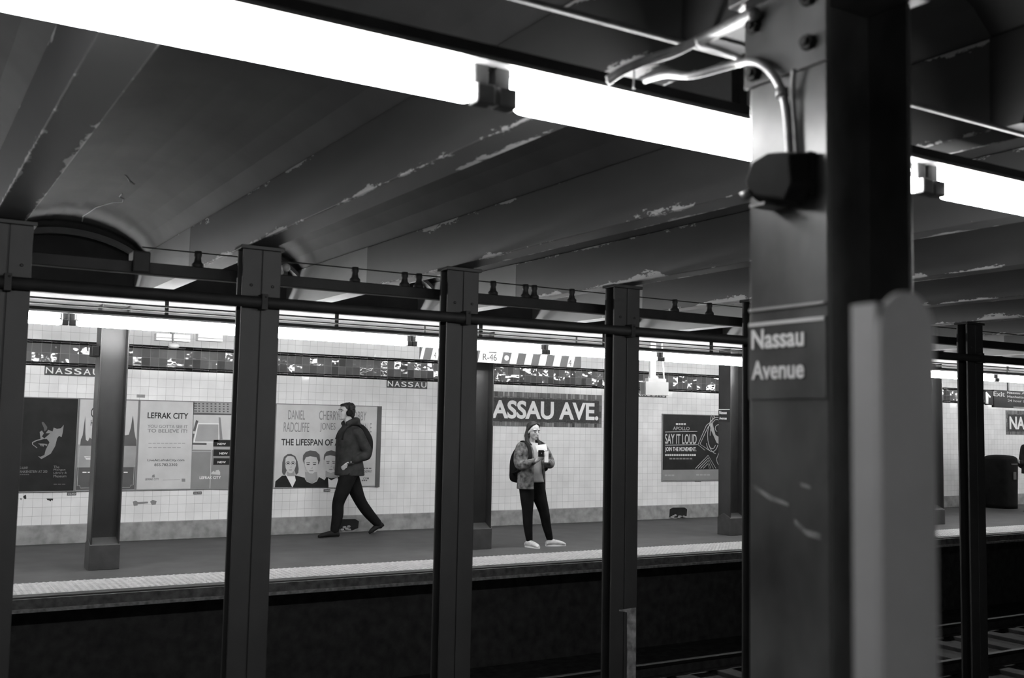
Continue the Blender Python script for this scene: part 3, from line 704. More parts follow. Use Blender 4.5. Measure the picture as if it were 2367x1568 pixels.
def bust(face, hair, torso, neck, shirt, cx, ey, lay=2, glasses=False, dark='dusk'):
    shape(r, [z4(*p) for p in torso], dark, 'printed_bust', lay)
    if shirt: shape(r, [z4(*p) for p in shirt], 'white', 'printed_bust', lay+1)
    shape(r, [z4(*p) for p in hair], 'dim', 'printed_bust', lay+1 if not shirt else lay+2)
    shape(r, [z4(*p) for p in neck], 'mid', 'printed_bust', lay+3)
    shape(r, [z4(*p) for p in face], 'pale', 'printed_bust', lay+4)
    w = (max(p[0] for p in face)-min(p[0] for p in face))
    for s_ in (-1, 1):
        a = cx+s_*w*.23
        shape(r, [z4(*p) for p in ((a-w*.13, ey-13), (a+w*.13, ey-15), (a+w*.13, ey-8), (a-w*.13, ey-6))], 'dim', 'printed_bust', lay+5)
        shape(r, [z4(*p) for p in ((a-w*.1, ey+2), (a+w*.1, ey), (a+w*.1, ey+9), (a-w*.1, ey+9))], 'dusk', 'printed_bust', lay+5)
    shape(r, [z4(*p) for p in ((cx-w*.08, ey+42), (cx+w*.1, ey+42), (cx+w*.04, ey+10), (cx+w*.08, ey+36))], 'grey', 'printed_bust', lay+5)
    shape(r, [z4(*p) for p in ((cx-w*.17, ey+62), (cx+w*.17, ey+62), (cx+w*.1, ey+70), (cx-w*.1, ey+70))], 'grey', 'printed_bust', lay+5)
    if glasses:
        for s_ in (-1, 1):
            a = cx+s_*w*.25; R_ = w*.2
            pts = [(a+R_*math.cos(t*math.pi/6), ey+4+R_*.75*math.sin(t*math.pi/6)) for t in range(13)]
            MB().tube([(at(*z4(*p), PY)[0], PY-.010, at(*z4(*p), PY)[1]) for p in pts], .0022, 4).build('printed_bust', 'dim', r)
bust([(243,700),(247,660),(265,640),(295,638),(325,645),(345,680),(345,730),(330,775),(308,800),(285,802),(262,785),(247,750)],
     [(213,790),(216,700),(232,645),(265,620),(300,618),(340,640),(362,690),(372,760),(368,800),(345,820),(335,780),(255,780),(240,820),(222,815)],
     [(145,938),(150,880),(215,825),(330,820),(430,845),(440,938)], [(262,770),(330,770),(335,830),(262,830)], [(250,820),(335,820),(345,870),(312,938)], 293, 705, glasses=True, dark='dusk')
bust([(425,680),(440,650),(480,640),(540,650),(556,690),(552,735),(535,780),(505,805),(470,802),(445,770),(428,730)],
     [(412,670),(415,630),(440,598),(480,585),(535,592),(570,625),(575,680),(560,720),(552,690),(530,678),(500,660),(470,655),(440,690),(428,720),(416,690)],
     [(318,938),(345,880),(420,845),(450,885),(500,903),(545,880),(565,838),(640,880),(664,938)], [(432,790),(545,790),(548,860),(500,900),(440,870)], None, 490, 712, lay=7)
bust([(615,670),(625,640),(670,630),(715,640),(735,680),(732,740),(712,785),(675,800),(640,785),(622,740)],
     [(608,670),(612,625),(635,595),(680,583),(722,595),(740,630),(740,690),(722,660),(690,640),(640,650),(622,690)],
     [(640,938),(615,870),(640,830),(740,830),(840,870),(860,938)], [(625,780),(735,780),(740,840),(680,850),(625,835)], [(650,850),(680,870),(740,840),(760,938),(655,938)], 675, 700, lay=13)
# E: dark music poster with line art
r = poster(11.65, 13.21, 'dusk', 'dark square music poster with pale line drawing, left of the big near column')
shape(r, [(11.655, .665), (13.205, .665), (13.205, .85), (11.655, .85)], 'grey', 'footer_band', 1, px=False)
for tx, a, b, c_, d, mt in (('APOLLO', 342, 788, 455, 812, 'mid'), ('SAY IT LOUD', 288, 838, 503, 906, 'pale'), ('JOIN THE MOVEMENT.', 288, 928, 501, 965, 'white'),):
    wpx(r, tx, *z7(a, b), *z7(c_, d), mt, bold=.01)
for a, b in ((824, 820), (914, 911)): shape(r, [z7(288, a), z7(508, b), z7(508, b+3), z7(288, a+3)], 'pale', 'printed_rule', 1)
greek(r, *z7(362, 765), *z7(433, 777), 'pale', 1, 4); greek(r, *z7(288, 977), *z7(501, 990), 'pale', 1, 14); greek(r, *z7(318, 1003), *z7(478, 1013), 'grey', 1, 7); greek(r, *z7(285, 1117), *z7(355, 1127), 'mid', 2, 3); greek(r, *z7(500, 1114), *z7(600, 1123), 'mid', 2, 4)
def strokes(paths, rad, mat):
    m_ = MB()
    for p in paths:
        L = [at(*z7(*q), PY) for q in p]; m_.tube([(x, PY-.002, z) for x, z in L], rad, 4)
    m_.build('line_drawing', mat, r)
arc = lambda cx, cy, rx, ry, a0, a1, n=14: [(cx+rx*math.cos(math.radians(a0+(a1-a0)*i/n)), cy+ry*math.sin(math.radians(a0+(a1-a0)*i/n))) for i in range(n+1)]
strokes([[(605,705),(595,760),(570,780),(512,912),(560,950)], [(618,708),(605,770),(582,790),(526,908),(590,952)], [(628,712),(620,740)],
         arc(640,850,45,110,180,300), arc(640,850,62,125,95,290), arc(610,890,40,70,20,170), arc(610,890,25,50,30,160), arc(655,800,25,25,120,400),
         arc(720,745,50,55,120,260), arc(690,1010,50,60,-10,190), arc(690,1010,36,46,-10,190), arc(690,1010,22,32,-10,190),
         [(722,800),(668,930),(655,960)], [(722,830),(682,930)], [(722,870),(700,930)], [(640,1010),(660,950)],
         [(495,1075),(582,985),(635,1075)], [(512,1075),(582,1003),(618,1075)], [(530,1075),(582,1021),(600,1075)], [(548,1075),(580,1042),(590,1075)]], .0055, 'pale')
shape(r, [z7(*p) for p in ((660,905),(690,915),(722,940),(722,985),(700,960),(672,935))], 'white', 'printed_hand', 3)
shape(r, [z7(*p) for p in ((590,765),(612,765),(620,800),(632,845),(655,860),(660,910),(640,900),(618,850),(600,810))], 'mid', 'printed_hand', 3)

# small plates and graffiti on the tile
for u0, v0, u1, v1, l in ((155, 1138.5, 176, 1145.5, 'tiny dark number plate under the black exhibition poster'), (447, 1137, 466, 1143, 'tiny dark number plate under the housing advertisement'),
                          (748, 1131, 763, 1137, 'tiny dark number plate under the theatre poster'), (316, 912, 335, 920, 'tiny grey number plate above the housing advertisement'),
                          (1606, 1110, 1620, 1114, 'tiny grey number plate under the dark music poster')):
    x0, z1 = at(u0, v0, WALL); x1, z0 = at(u1, v1, WALL)
    if z0 > z1: z0, z1 = z1, z0
    r = thing('number_plate', l, 'number plate', (x0, WALL, z0)); MB().box(x0, x1, WALL-.006, WALL, z0, z1).build('plate', 'dim' if v0 > 1000 else 'mid', r)
    words('plate_text', '2640', x0+.01, x1-.01, z0+.01, z1-.01, WALL-.006, 'pale' if v0 > 1000 else 'grey', r, bold=.01, th=.001)
GY = WALL-.001
def graffiti(polys, l, mat='ink'):
    m_ = MB()
    for i, p in enumerate(polys): m_.prism([at(u, v, GY) for u, v in p], GY-.001-.0002*i, GY)
    o = m_.build('graffiti_mark', mat, origin=(at(*polys[0][0], GY)[0], GY, at(*polys[0][0], GY)[1])); tag(o, l, 'graffiti', 'marker scrawls on the white tile')
graffiti([[(54,1147),(60,1144),(61,1153),(58,1155),(54,1151)], [(46,1153),(50,1152),(49,1157)]], 'small dark scrawl on the tile below the exhibition poster, leftmost')
graffiti([[(107,1153),(123,1153),(122,1158),(119,1156),(117,1160),(113,1157),(110,1157)]], 'small dark comb-shaped scrawl on the tile below the exhibition poster')
graffiti([[(307,1160),(314,1158),(319,1161),(318,1169),(309,1170)], [(318,1161),(342,1160),(342,1164),(318,1166)]], 'dark bubble-letter scrawl on the tile right of the left platform column', 'grey')
graffiti([[(347,1160),(353,1156),(362,1159),(360,1167),(351,1168)]], 'round dark scrawl on the tile, right of the bubble-letter one', 'grey')
# openings in the wall base
for (u0, v0, u1, v1), l in (((772, 1201, 829, 1226), 'broken dark opening in the wall base behind the walking man'), ((1547, 1174, 1588, 1199), 'broken dark opening in the wall base under the dark music poster')):
    x0, z1 = at(u0, v0, WALL-.03); x1, z0 = at(u1, v1, WALL-.03)
    z0 = max(z0, .01); r = thing('wall_opening', l, 'wall opening', (x0, WALL-.03, z0), None)
    MB().prism([(x0, z0+.02), (x0+.01, z1-.03), (x0+.08, z1), (x1-.06, z1-.005), (x1, z1-.04), (x1-.01, z0+.03), (x1-.1, z0)], WALL-.033, WALL-.029).build('cavity', 'dark', r)
    m_ = MB(); 
    for i in range(9):
        a = x0+.02+(x1-x0-.06)*random.random(); m_.ell((a, WALL-.045, z0+.01+.05*random.random()), (.03, .014, .018), 8, 6)
    m_.build('rubble', 'base', r)

# ---------------------------------------------------------------- clearance boards, hanging box, speaker, exit sign
def board(x0, x1, items, l, big_left=False):
    Yb = 11.35; zt, zb = at(1200, 816, 11.35)[1], at(1200, 843, 11.35)[1]
    r = thing('clearance_board', l, 'sign board', (x0, Yb, zb), 'striped boards hung under the far platform lights')
    MB().box(x0, x1, Yb, Yb+.02, zb, zt).build('board_panel', 'board_grey', r)
    for a, b in items:
        sl = .035; MB().prism([(a-sl/2, zb+.002), (b-sl/2, zb+.002), (b+sl/2, zt-.002), (a+sl/2, zt-.002)], Yb-.0015, Yb+.001).build('stripe', 'board_white', r)
    m_ = MB()
    for a in (x0+.05, x1-.08): m_.box(a, a+.02, Yb+.005, Yb+.015, zt, 2.80)
    m_.build('strap', 'dark', r); return r, Yb, zb, zt
def bx(u): return at(u, 830, 11.35)[0]
r, Yb, zb, zt = board(bx(1104), bx(1343), [(bx(1107), bx(1161)), (bx(1180), bx(1196)), (bx(1214), bx(1230)), (bx(1247), bx(1263)), (bx(1280), bx(1296)), (bx(1313), bx(1327))], 'striped clearance board with train class lettering, longer of the two')
words('board_text', 'R-46', bx(1116), bx(1148), zb+.03, zt-.035, Yb-.0015, 'ink', r, bold=0); words('board_text', '4', bx(1314), bx(1321), zb+.02, zt-.05, Yb-.0015, 'ink', r)
MB().box(bx(1130), bx(1147), Yb-.003, Yb-.0015, zt-.022, zt-.010).build('board_mark', 'ink', r)
n_ = 14; cxx = bx(1171); MB().prism([(cxx+.035*math.cos(2*math.pi*i/n_), (zb+zt)/2+.035*math.sin(2*math.pi*i/n_)) for i in range(n_)], Yb-.0015, Yb+.001).build('disc', 'board_white', r)
r, Yb, zb, zt = board(bx(971), bx(1035), [(bx(973), bx(980)), (bx(998), bx(1014))], 'short end of a striped clearance board left of the long one')
words('board_text', '4', bx(1003), bx(1008), zb+.02, zt-.05, Yb-.0015, 'ink', r)
# light box hanging from the ceiling
r = thing('hanging_box', 'pale rectangular box hanging on a bracket, up and left of the dark music poster', 'sign box', (9.3, 11.45, 2.04))
MB().box(9.12, 9.53, 11.40, 11.53, 2.045, 2.235).build('box_body', 'grey', r, bevel=.004)
MB().box(9.115, 9.122, 11.42, 11.51, 2.06, 2.22).build('box_end', 'dim', r)
MB().box(9.23, 9.33, 11.44, 11.47, 2.235, 2.80).build('bracket', 'mid', r)
MB().tube([(9.45, 11.46, 2.80), (9.47, 11.46, 2.5), (9.5, 11.46, 2.24)], .012, 8).build('conduit_drop', 'pale', r, smooth=True)
MB().box(9.18, 9.50, 11.42, 11.50, 2.235, 2.285).build('mount', 'grey', r)
r = thing('speaker_box', 'small dark box fixed on the left side of the left platform column', 'loudspeaker', (1.9, 11.65, 2.24))
MB().box(1.845, 1.93, 11.62, 11.76, 2.235, 2.355).build('housing', 'dark', r, bevel=.015); MB().box(1.86, 1.915, 11.612, 11.62, 2.25, 2.34).build('grille', 'black', r)
# boxes near the ceiling at left
for (a0, a1, z0, z1, l) in ((2.71, 3.11, 2.515, 2.60, 'white lit box under the platform ceiling at the left, longer one'), (3.20, 3.50, 2.54, 2.63, 'white lit box under the platform ceiling at the left, shorter one')):
    r = thing('ceiling_box', l, 'ceiling box', (a0, 12.6, z0), 'white boxes under the platform ceiling'); MB().box(a0, a1, 12.6, 12.72, z0, z1).build('box_body', 'white', r, bevel=.006)
    MB().box(a0, a1, 12.59, 12.6, z0+.03, z0+.036).build('seam', 'grey', r); MB().box((a0+a1)/2-.02, (a0+a1)/2+.02, 12.64, 12.68, z1, 2.80).build('hanger', 'grey', r)
r = thing('ceiling_camera', 'small pale rounded device hanging below the longer ceiling box', 'camera', (2.9, 12.5, 2.42)); MB().ell((2.90, 12.52, 2.455), (.07, .06, .035), 14, 8).build('housing', 'pale', r, smooth=True)
MB().tube([(2.9, 12.54, 2.48), (2.9, 12.6, 2.55), (2.9, 12.62, 2.8)], .012, 8).build('arm', 'grey', r)
# exit sign
r = thing('exit_sign', 'black hanging exit sign with white arrow at the right edge', 'exit sign', (17, 11.2, 2.07))
def ex(u, v): return at(u, v, 11.19)
x0 = ex(2281, 900)[0]; xs_ = ex(2297, 900)[0]
MB().box(x0, xs_, 11.2, 11.24, 2.09, 2.345).build('arrow_panel', 'sign_black', r); MB().box(xs_+.005, 19.2, 11.19, 11.24, 2.055, 2.365).build('text_panel', 'sign_black', r)
q = lambda a, b: at(2240+a/4.126, 860+b/4.126, 11.19)
MB().prism([q(165,190),q(205,235),q(200,250),q(183,232),q(183,305),q(162,303),q(160,200)], 11.187, 11.2).build('arrow', 'grey', r)
def ew(t, a, b, c_, d):
    xa, za = q(a, b); xb, zb_ = q(c_, d); words('sign_lettering', t, xa, xb, q(a, d)[1], za, 11.19, 'dim', r, bold=.01)
ew('Exit', 232, 186, 340, 232); ew('Nassau Av &', 362, 186, 590, 208); ew('Manhattan Av', 364, 224, 600, 246); ew('24 hour booth', 368, 262, 610, 285)
MB().box(q(415, 0)[0], q(520, 0)[0], 11.187, 11.19, q(415, 340)[1], q(415, 332)[1]).build('sign_mark', 'dim', r)
MB().box(17.2, 17.24, 11.2, 11.22, 2.36, 2.8).build('hanger', 'dark', r)
# bin
r = thing('litter_bin', 'tall dark rounded litter bin at the right, below the exit sign', 'bin', (20.62, 13.6, 0))
L = [(20.60, 13.62, .0, .30, .30), (20.60, 13.62, .5, .31, .31), (20.60, 13.62, .98, .32, .32), (20.60, 13.62, 1.06, .31, .31), (20.60, 13.62, 1.11, .24, .24), (20.60, 13.62, 1.13, .1, .1)]
MB().stack(L, 28).build('bin_body', 'black', r, smooth=True)
MB().box(20.50, 20.72, 13.285, 13.31, .93, .955).build('bin_label', 'dim', r); MB().box(20.55, 20.64, 13.285, 13.31, .62, .78).build('bin_label', 'dim', r)

# round-topped post close to the camera
yp = .75; xl = at(2037, 900, yp)[0]; xr = at(2163, 900, yp)[0]; R_ = (xr-xl)/2; zt = at(2100, 674, yp)[1]; xc = (xl+xr)/2
pts = [(xl, 0), (xr, 0)] + [(xc+R_*math.cos(math.pi*i/20), zt-R_+R_*math.sin(math.pi*i/20)) for i in range(21)]
yb = atX(1968, 900, xl).y
r = thing('round_topped_post', 'out-of-focus flat post with a rounded top, closest thing to the camera at the right', 'post', (xc, (yp+yb)/2, 0))
MB().prism(pts, yp, yp+.006).build('rounded_plate', 'post', r, bevel=.001)
MB().box(xl, xr, yp+.006, yb, 0, at(2037, 699, yp)[1]).build('post_body', 'post', r, bevel=.001)

# ---------------------------------------------------------------- people
def hand(mb, w, d, nrm, side, curl=.5, sc=1.0):
    """palm and five fingers; w wrist, d pointing direction, nrm palm normal, side = toward the thumb"""
    w, d, nrm, side = Vector(w), Vector(d).normalized(), Vector(nrm).normalized(), Vector(side).normalized()
    p1 = w + d*.085*sc
    for s_ in (-.025, -.008, .009, .026): limb(mb, [(*(w+side*s_*.6*sc), .019*sc), (*(p1+side*s_*sc), .0135*sc)], 8, 2)
    for i, (s_, ln) in enumerate(((-.032, .055), (-.011, .068), (.010, .073), (.031, .066))):
        a = p1 + side*s_*sc; dd = d.copy(); pts = [(*a, .0095*sc)]
        for j in range(3):
            dd = (dd + nrm*curl*.8).normalized(); a = a + dd*ln*sc*(.45, .32, .23)[j]; pts.append((*a, (.0088-.0008*j)*sc))
        limb(mb, pts, 8, 2)
    a = w + side*.026*sc + d*.02*sc; b = a + (side*.8 + d*.6 + nrm*.3).normalized()*.04*sc; c_ = b + (d*.9 + nrm*.6).normalized()*.035*sc
    limb(mb, [(*a, .014*sc), (*b, .0115*sc), (*c_, .009*sc)], 8, 2)
def shoe_trim(par, heel, toe, w, mat_sole, mat_lace):
    h, t = Vector(heel), Vector(toe); d = t-h; sd = d.cross(Vector((0, 0, 1))).normalized(); upv = sd.cross(d.normalized()); pts = []
    for i in range(20):
        a = 2*math.pi*i/20; k_ = .5+.52*math.cos(a); ww = w*(1.04 if k_ < .7 else .95)*abs(math.sin(a))**.6*math.copysign(1, math.sin(a)); pts.append(h + d*k_ + sd*ww)
    n = len(pts); lo, hi = [p - upv*.0 for p in pts], [p + upv*.02 for p in pts]
    MB().add(lo+hi, [list(range(n-1, -1, -1)), list(range(n, 2*n))] + [(i, (i+1) % n, (i+1) % n+n, i+n) for i in range(n)]).build('sole', mat_sole, par)
    m_ = MB()
    for k_, hh in ((.48, .088), (.56, .080), (.64, .072)):
        c = h + d*k_; m_.tube([c - sd*w*.55 + upv*(hh-.018), c - sd*w*.2 + upv*hh, c + sd*w*.2 + upv*hh, c + sd*w*.55 + upv*(hh-.018)], .0045, 6)
    m_.build('laces', mat_lace, par)
def head(mb, c, fwd, sc=1.0, down=0.0):
    """skull, jaw, nose, ears. c = centre of the head; returns a local->world map (forward, side, up)"""
    f = Vector(fwd).normalized(); f = (f + Vector((0, 0, -down))).normalized(); s_ = f.cross(Vector((0, 0, 1))).normalized(); u = s_.cross(f)
    c = Vector(c); Wd = lambda a, b, z: c + (f*a + s_*b + u*z)*sc
    rot = Matrix((f, s_, u)).transposed()
    mb.ell(Wd(-.012, 0, .035), [x*sc for x in (.098, .077, .088)], 20, 14, rot)
    mb.ell(Wd(.025, 0, -.02), [x*sc for x in (.068, .062, .085)], 18, 12, rot)
    mb.ell(Wd(.045, 0, -.072), [x*sc for x in (.045, .043, .038)], 16, 10, rot)
    mb.ell(Wd(.078, 0, -.094), [x*sc for x in (.017, .022, .015)], 12, 8, rot)
    mb.tube([Wd(.088, 0, .015), Wd(.104, 0, -.005), Wd(.118, 0, -.022), Wd(.100, 0, -.034)], [.009*sc, .011*sc, .014*sc, .010*sc], 10)
    mb.ell(Wd(.092, 0, -.056), [x*sc for x in (.010, .022, .009)], 10, 8, rot)
    for q_ in (-1, 1):
        mb.ell(Wd(-.005, .076*q_, -.008), [x*sc for x in (.018, .010, .032)], 10, 8, rot)
        mb.ell(Wd(.062, .035*q_, -.02), [x*sc for x in (.022, .02, .022)], 10, 8, rot)
        mb.tube([Wd(.080, .012*q_, .032), Wd(.080, .036*q_, .036), Wd(.066, .056*q_, .030)], .009*sc, 8)
    return Wd, rot, sc
def face_bits(Wd, rot, sc, par):
    for q_ in (-1, 1):
        MB().ell(Wd(.083, .031*q_, .008), [x*sc for x in (.008, .015, .006)], 10, 8, rot).build('eye', 'skin_dark', par, smooth=True)
        MB().tube([Wd(.091, .014*q_, .030), Wd(.089, .034*q_, .036), Wd(.076, .054*q_, .028)], .004*sc, 6).build('eyebrow', 'hair', par, smooth=True)
    MB().ell(Wd(.099, 0, -.056), [x*sc for x in (.006, .022, .005)], 10, 8, rot).build('lips', 'skin_dark', par, smooth=True)

# --- walking man, facing -x
Y = 13.62
man = thing('person', 'person walking left in a dark hooded coat and dark trousers, wearing headphones', 'person', (5.62, Y, 0))
b = MB(); Wd, rot, sc = head(b, (5.545, Y, 1.722), (-1, -.12, 0), 1.0, -.02)
limb(b, [(5.575, Y, 1.66, .058), (5.60, Y, 1.58, .056), (5.62, Y, 1.49, .068)])
b.stack([(5.62, Y, 1.50, .06, .08), (5.62, Y, 1.45, .09, .17), (5.61, Y, 1.3, .115, .165), (5.62, Y, 1.1, .11, .14), (5.63, Y, .95, .115, .16), (5.63, Y, .86, .11, .15)])
AL = [(5.655, Y-.185, 1.44, .055), (5.73, Y-.215, 1.30, .048), (5.80, Y-.22, 1.16, .042), (5.69, Y-.21, 1.09, .036), (5.575, Y-.18, 1.035, .026)]
AR = [(5.655, Y+.185, 1.44, .055), (5.70, Y+.215, 1.30, .048), (5.76, Y+.21, 1.16, .042), (5.66, Y+.2, 1.08, .036), (5.55, Y+.17, 1.03, .026)]
limb(b, AL); limb(b, AR)
hand(b, (5.572, Y-.18, 1.033), (-.7, .1, -.6), (.2, 1, 0), (-.5, 0, .8), .25); hand(b, (5.548, Y+.17, 1.028), (-.6, -.1, -.7), (.2, -1, 0), (-.5, 0, .8), .25)
LF = [(5.60, Y-.09, .90, .10), (5.52, Y-.09, .68, .085), (5.445, Y-.09, .47, .062), (5.44, Y-.09, .30, .058), (5.405, Y-.09, .10, .04)]
LR = [(5.66, Y+.09, .90, .10), (5.75, Y+.09, .68, .085), (5.85, Y+.09, .47, .062), (5.97, Y+.09, .31, .056), (6.12, Y+.09, .155, .04)]
limb(b, LF); limb(b, LR)
limb(b, [(5.42, Y-.09, .055, .04), (5.30, Y-.09, .04, .034)]); limb(b, [(6.15, Y+.09, .125, .038), (6.07, Y+.09, .045, .03)])
body = b.build('body', 'skin', man, remesh=.007, sm_iter=3)
face_bits(Wd, rot, sc, body)
c_ = MB()
c_.stack([(5.60, Y, 1.555, .075, .085), (5.615, Y, 1.51, .11, .13), (5.625, Y, 1.455, .145, .205), (5.61, Y, 1.38, .155, .225), (5.605, Y, 1.25, .16, .215), (5.615, Y, 1.10, .172, .205), (5.63, Y, .96, .187, .21), (5.635, Y, .84, .198, .215)], 28)
for A in (AL, AR):
    limb(c_, [(A[0][0], A[0][1], A[0][2]-.005, .085), (A[1][0], A[1][1], A[1][2], .075), (A[2][0], A[2][1], A[2][2], .068), (A[3][0], A[3][1], A[3][2], .060), (A[4][0]+.045, A[4][1]-.005*(1 if A is AL else -1), A[4][2]+.02, .050)], 14)
limb(c_, [(5.55, Y-.08, 1.565, .035), (5.64, Y-.09, 1.60, .045), (5.71, Y, 1.60, .058), (5.64, Y+.09, 1.60, .045), (5.55, Y+.08, 1.565, .035)])
c_.ell((5.715, Y, 1.545, ), (.06, .11, .06))
coat = c_.build('hooded_coat', 'coat', man, remesh=.011, sm_iter=3)
MB().box(5.50, 5.60, Y-.236, Y-.225, 1.005, 1.02).build('pocket_flap', 'dark', coat)
c_ = MB()
for Lg in (LF, LR): limb(c_, [(x, y, z, rr+(.022 if i < 3 else .022)) for i, (x, y, z, rr) in enumerate(Lg)], 16)
c_.ell((5.63, Y, .90), (.14, .175, .10))
c_.build('trousers', 'trousers', man, remesh=.011, sm_iter=3)
def shoe(mb, heel, toe, up=.075, w=.045, lift=0):
    h, t = Vector(heel), Vector(toe); d = (t-h)
    L = [(0, .030, .9), (.12, .046, 1), (.35, .048, .95), (.6, .040, 1.05), (.85, .030, 1.0), (1.0, .018, .55)]
    sd = d.cross(Vector((0, 0, 1))).normalized(); upv = sd.cross(d.normalized()); rings = []
    for k_, hh, ww in L:
        c = h + d*k_
        ring = []
        for i in range(14):
            a = 2*math.pi*i/14; s_ = math.sin(a); ring.append(c + sd*math.cos(a)*w*ww + upv*(hh*(1+s_) if s_ > 0 else hh*(1+s_*.9)))
        rings.append(ring)
    mb.rings(rings); return sd, upv
m_ = MB(); shoe(m_, (5.47, Y-.09, 0.003), (5.17, Y-.09, 0.003)); limb(m_, [(5.42, Y-.09, .06, .05), (5.41, Y-.09, .12, .052)]); m_.build('shoe', 'shoe', man, remesh=.007, sm_iter=2)
m_ = MB(); shoe(m_, (6.225, Y+.09, .105), (6.005, Y+.09, -.0)); limb(m_, [(6.16, Y+.09, .12, .048), (6.12, Y+.09, .17, .052)]); m_.build('shoe', 'shoe', man, remesh=.007, sm_iter=2)
m_ = MB(); m_.ell(Wd(-.03, 0, .055), (.098, .086, .085), 20, 14, rot); m_.ell(Wd(-.065, 0, -.005), (.065, .08, .085), 18, 12, rot)
m_.ell(Wd(-.10, 0, -.02), (.045, .06, .06), 14, 10, rot); m_.ell(Wd(.025, 0, .095), (.06, .06, .028), 14, 10, rot); m_.ell(Wd(-.12, .01, .02), (.03, .045, .045), 12, 8, rot)
for i in range(26):
    a_, b_ = random.uniform(-1.2, 1.2), random.uniform(-.5, 1.3); m_.ell(Wd(-.045-.088*math.cos(a_)*math.cos(b_), .082*math.sin(a_), .03+.10*math.sin(b_)), (.022, .022, .022), 8, 6)
m_.build('hair', 'hair', man, remesh=.008, sm_iter=2)
hp = thing('headphones', 'black over-ear headphones on the walking man', 'headphones', (5.55, Y, 1.72))
for q_ in (-1, 1): 
    p = Wd(-.012, .09*q_, -.01); m_ = MB(); m_.tube([Wd(-.012, .078*q_, -.01), Wd(-.012, .10*q_, -.01), Wd(-.012, .112*q_, -.01)], [.045, .047, .036], 18); m_.build('ear_cup', 'black', hp, smooth=True)
MB().tube([Wd(-.012, .100*math.cos(math.pi*i/14), -.01+.135*math.sin(math.pi*i/14)) for i in range(15)], .010, 8).build('headband', 'black', hp, smooth=True)
bp_ = thing('backpack', 'black rounded backpack on the back of the walking man', 'backpack', (5.83, Y, 1.05))
m_ = MB(); m_.stack([(5.80, Y, 1.04, .03, .08), (5.825, Y, 1.08, .085, .15), (5.845, Y, 1.2, .10, .165), (5.84, Y, 1.35, .10, .16), (5.80, Y, 1.47, .075, .14), (5.765, Y, 1.545, .04, .09), (5.75, Y, 1.56, .01, .04)], 24)
m_.build('bag_body', 'bag', bp_, smooth=True)
for q_ in (-1, 1):
    m_ = MB(); m_.tube(smooth_list([(5.78, Y+q_*.10, 1.47), (5.70, Y+q_*.11, 1.545), (5.60, Y+q_*.11, 1.545), (5.50, Y+q_*.10, 1.45), (5.462, Y+q_*.11, 1.34)]), (.028, .012), 8)
    m_.build('strap', 'bag', bp_, smooth=True)

# --- standing woman, facing -y
Y = 11.56; X = 7.345
wo = thing('person', 'person standing in a mottled denim jacket and black trousers, reading a phone and papers', 'person', (X, Y, 0))
b = MB(); Wd, rot, sc = head(b, (X, Y-.03, 1.515), (.08, -1, 0), .93, .22)
limb(b, [(X, Y+.0, 1.46, .048), (X, Y+.01, 1.38, .047), (X, Y+.015, 1.32, .056)])
b.stack([(X, Y+.01, 1.36, .05, .05), (X, Y+.01, 1.33, .14, .075), (X, Y, 1.22, .145, .095), (X, Y, 1.05, .12, .09), (X+.005, Y, .93, .135, .09), (X+.01, Y, .83, .15, .10), (X+.01, Y, .78, .13, .09)])
WL = [(X-.155, Y+.01, 1.31, .045), (X-.195, Y+.0, 1.19, .040), (X-.20, Y-.04, 1.075, .035), (X-.14, Y-.16, 1.10, .030), (X-.075, Y-.25, 1.14, .022)]
WR = [(X+.16, Y+.01, 1.31, .045), (X+.225, Y-.01, 1.20, .040), (X+.255, Y-.05, 1.10, .035), (X+.15, Y-.16, 1.10, .030), (X+.06, Y-.24, 1.13, .022)]
limb(b, WL); limb(b, WR)
hand(b, WL[-1][:3], (.55, -.35, .65), (.3, -.9, .1), (-.2, .1, 1), .45, .85)
hand(b, WR[-1][:3], (-.45, -.35, .7), (-.3, -.9, .1), (.2, .1, 1), .45, .85)
GL = [(X-.075, Y, .82, .088), (X-.06, Y, .65, .076), (X-.05, Y, .46, .054), (X-.04, Y+.0, .28, .048), (X-.015, Y, .10, .033)]
GR = [(X+.085, Y, .82, .088), (X+.135, Y, .65, .076), (X+.20, Y-.01, .46, .054), (X+.25, Y, .28, .048), (X+.305, Y, .10, .033)]
limb(b, GL); limb(b, GR); limb(b, [(X-.015, Y, .05, .035), (X-.0, Y-.12, .04, .03)]); limb(b, [(X+.305, Y, .05, .035), (X+.44, Y-.02, .04, .03)])
body = b.build('body', 'skin', wo, remesh=.006, sm_iter=3); face_bits(Wd, rot, sc, body)
m_ = MB(); m_.stack([(X+.005, Y-.005, 1.36, .075, .06), (X, Y-.0, 1.30, .14, .10), (X, Y-.012, 1.18, .145, .112), (X+.005, Y-.01, 1.0, .135, .108), (X+.01, Y-.01, .85, .158, .118)], 24)
m_.build('shirt', 'shirt', wo, smooth=True)
# jacket: open shell over the torso plus sleeves
def shell(cx, cy, prof, gap, th=.022, n=30):
    """open-fronted garment wall; prof (z, rx, ry, gap_left, gap_right) angles in degrees from the front"""
    out, inn = [], []
    for z, rx, ry, gl, gr in smooth_list(prof, 3):
        ro, ri = [], []
        for i in range(n+1):
            a = math.radians(-90 + gr + (360-gr-gl)*i/n)
            ro.append((cx+rx*math.cos(a), cy+ry*math.sin(a), z)); ri.append((cx+(rx-th)*math.cos(a), cy+(ry-th)*math.sin(a), z))
        out.append(ro); inn.append(ri)
    rings = [o_ + i_[::-1] for o_, i_ in zip(out, inn)]
    return rings
m_ = MB(); m_.rings(shell(X, Y, [(.76, .205, .155, 14, 70), (.85, .20, .152, 14, 58), (1.0, .195, .15, 14, 42), (1.12, .192, .145, 14, 26), (1.24, .188, .14, 16, 22), (1.31, .165, .12, 22, 24), (1.36, .10, .085, 40, 40)], 0))
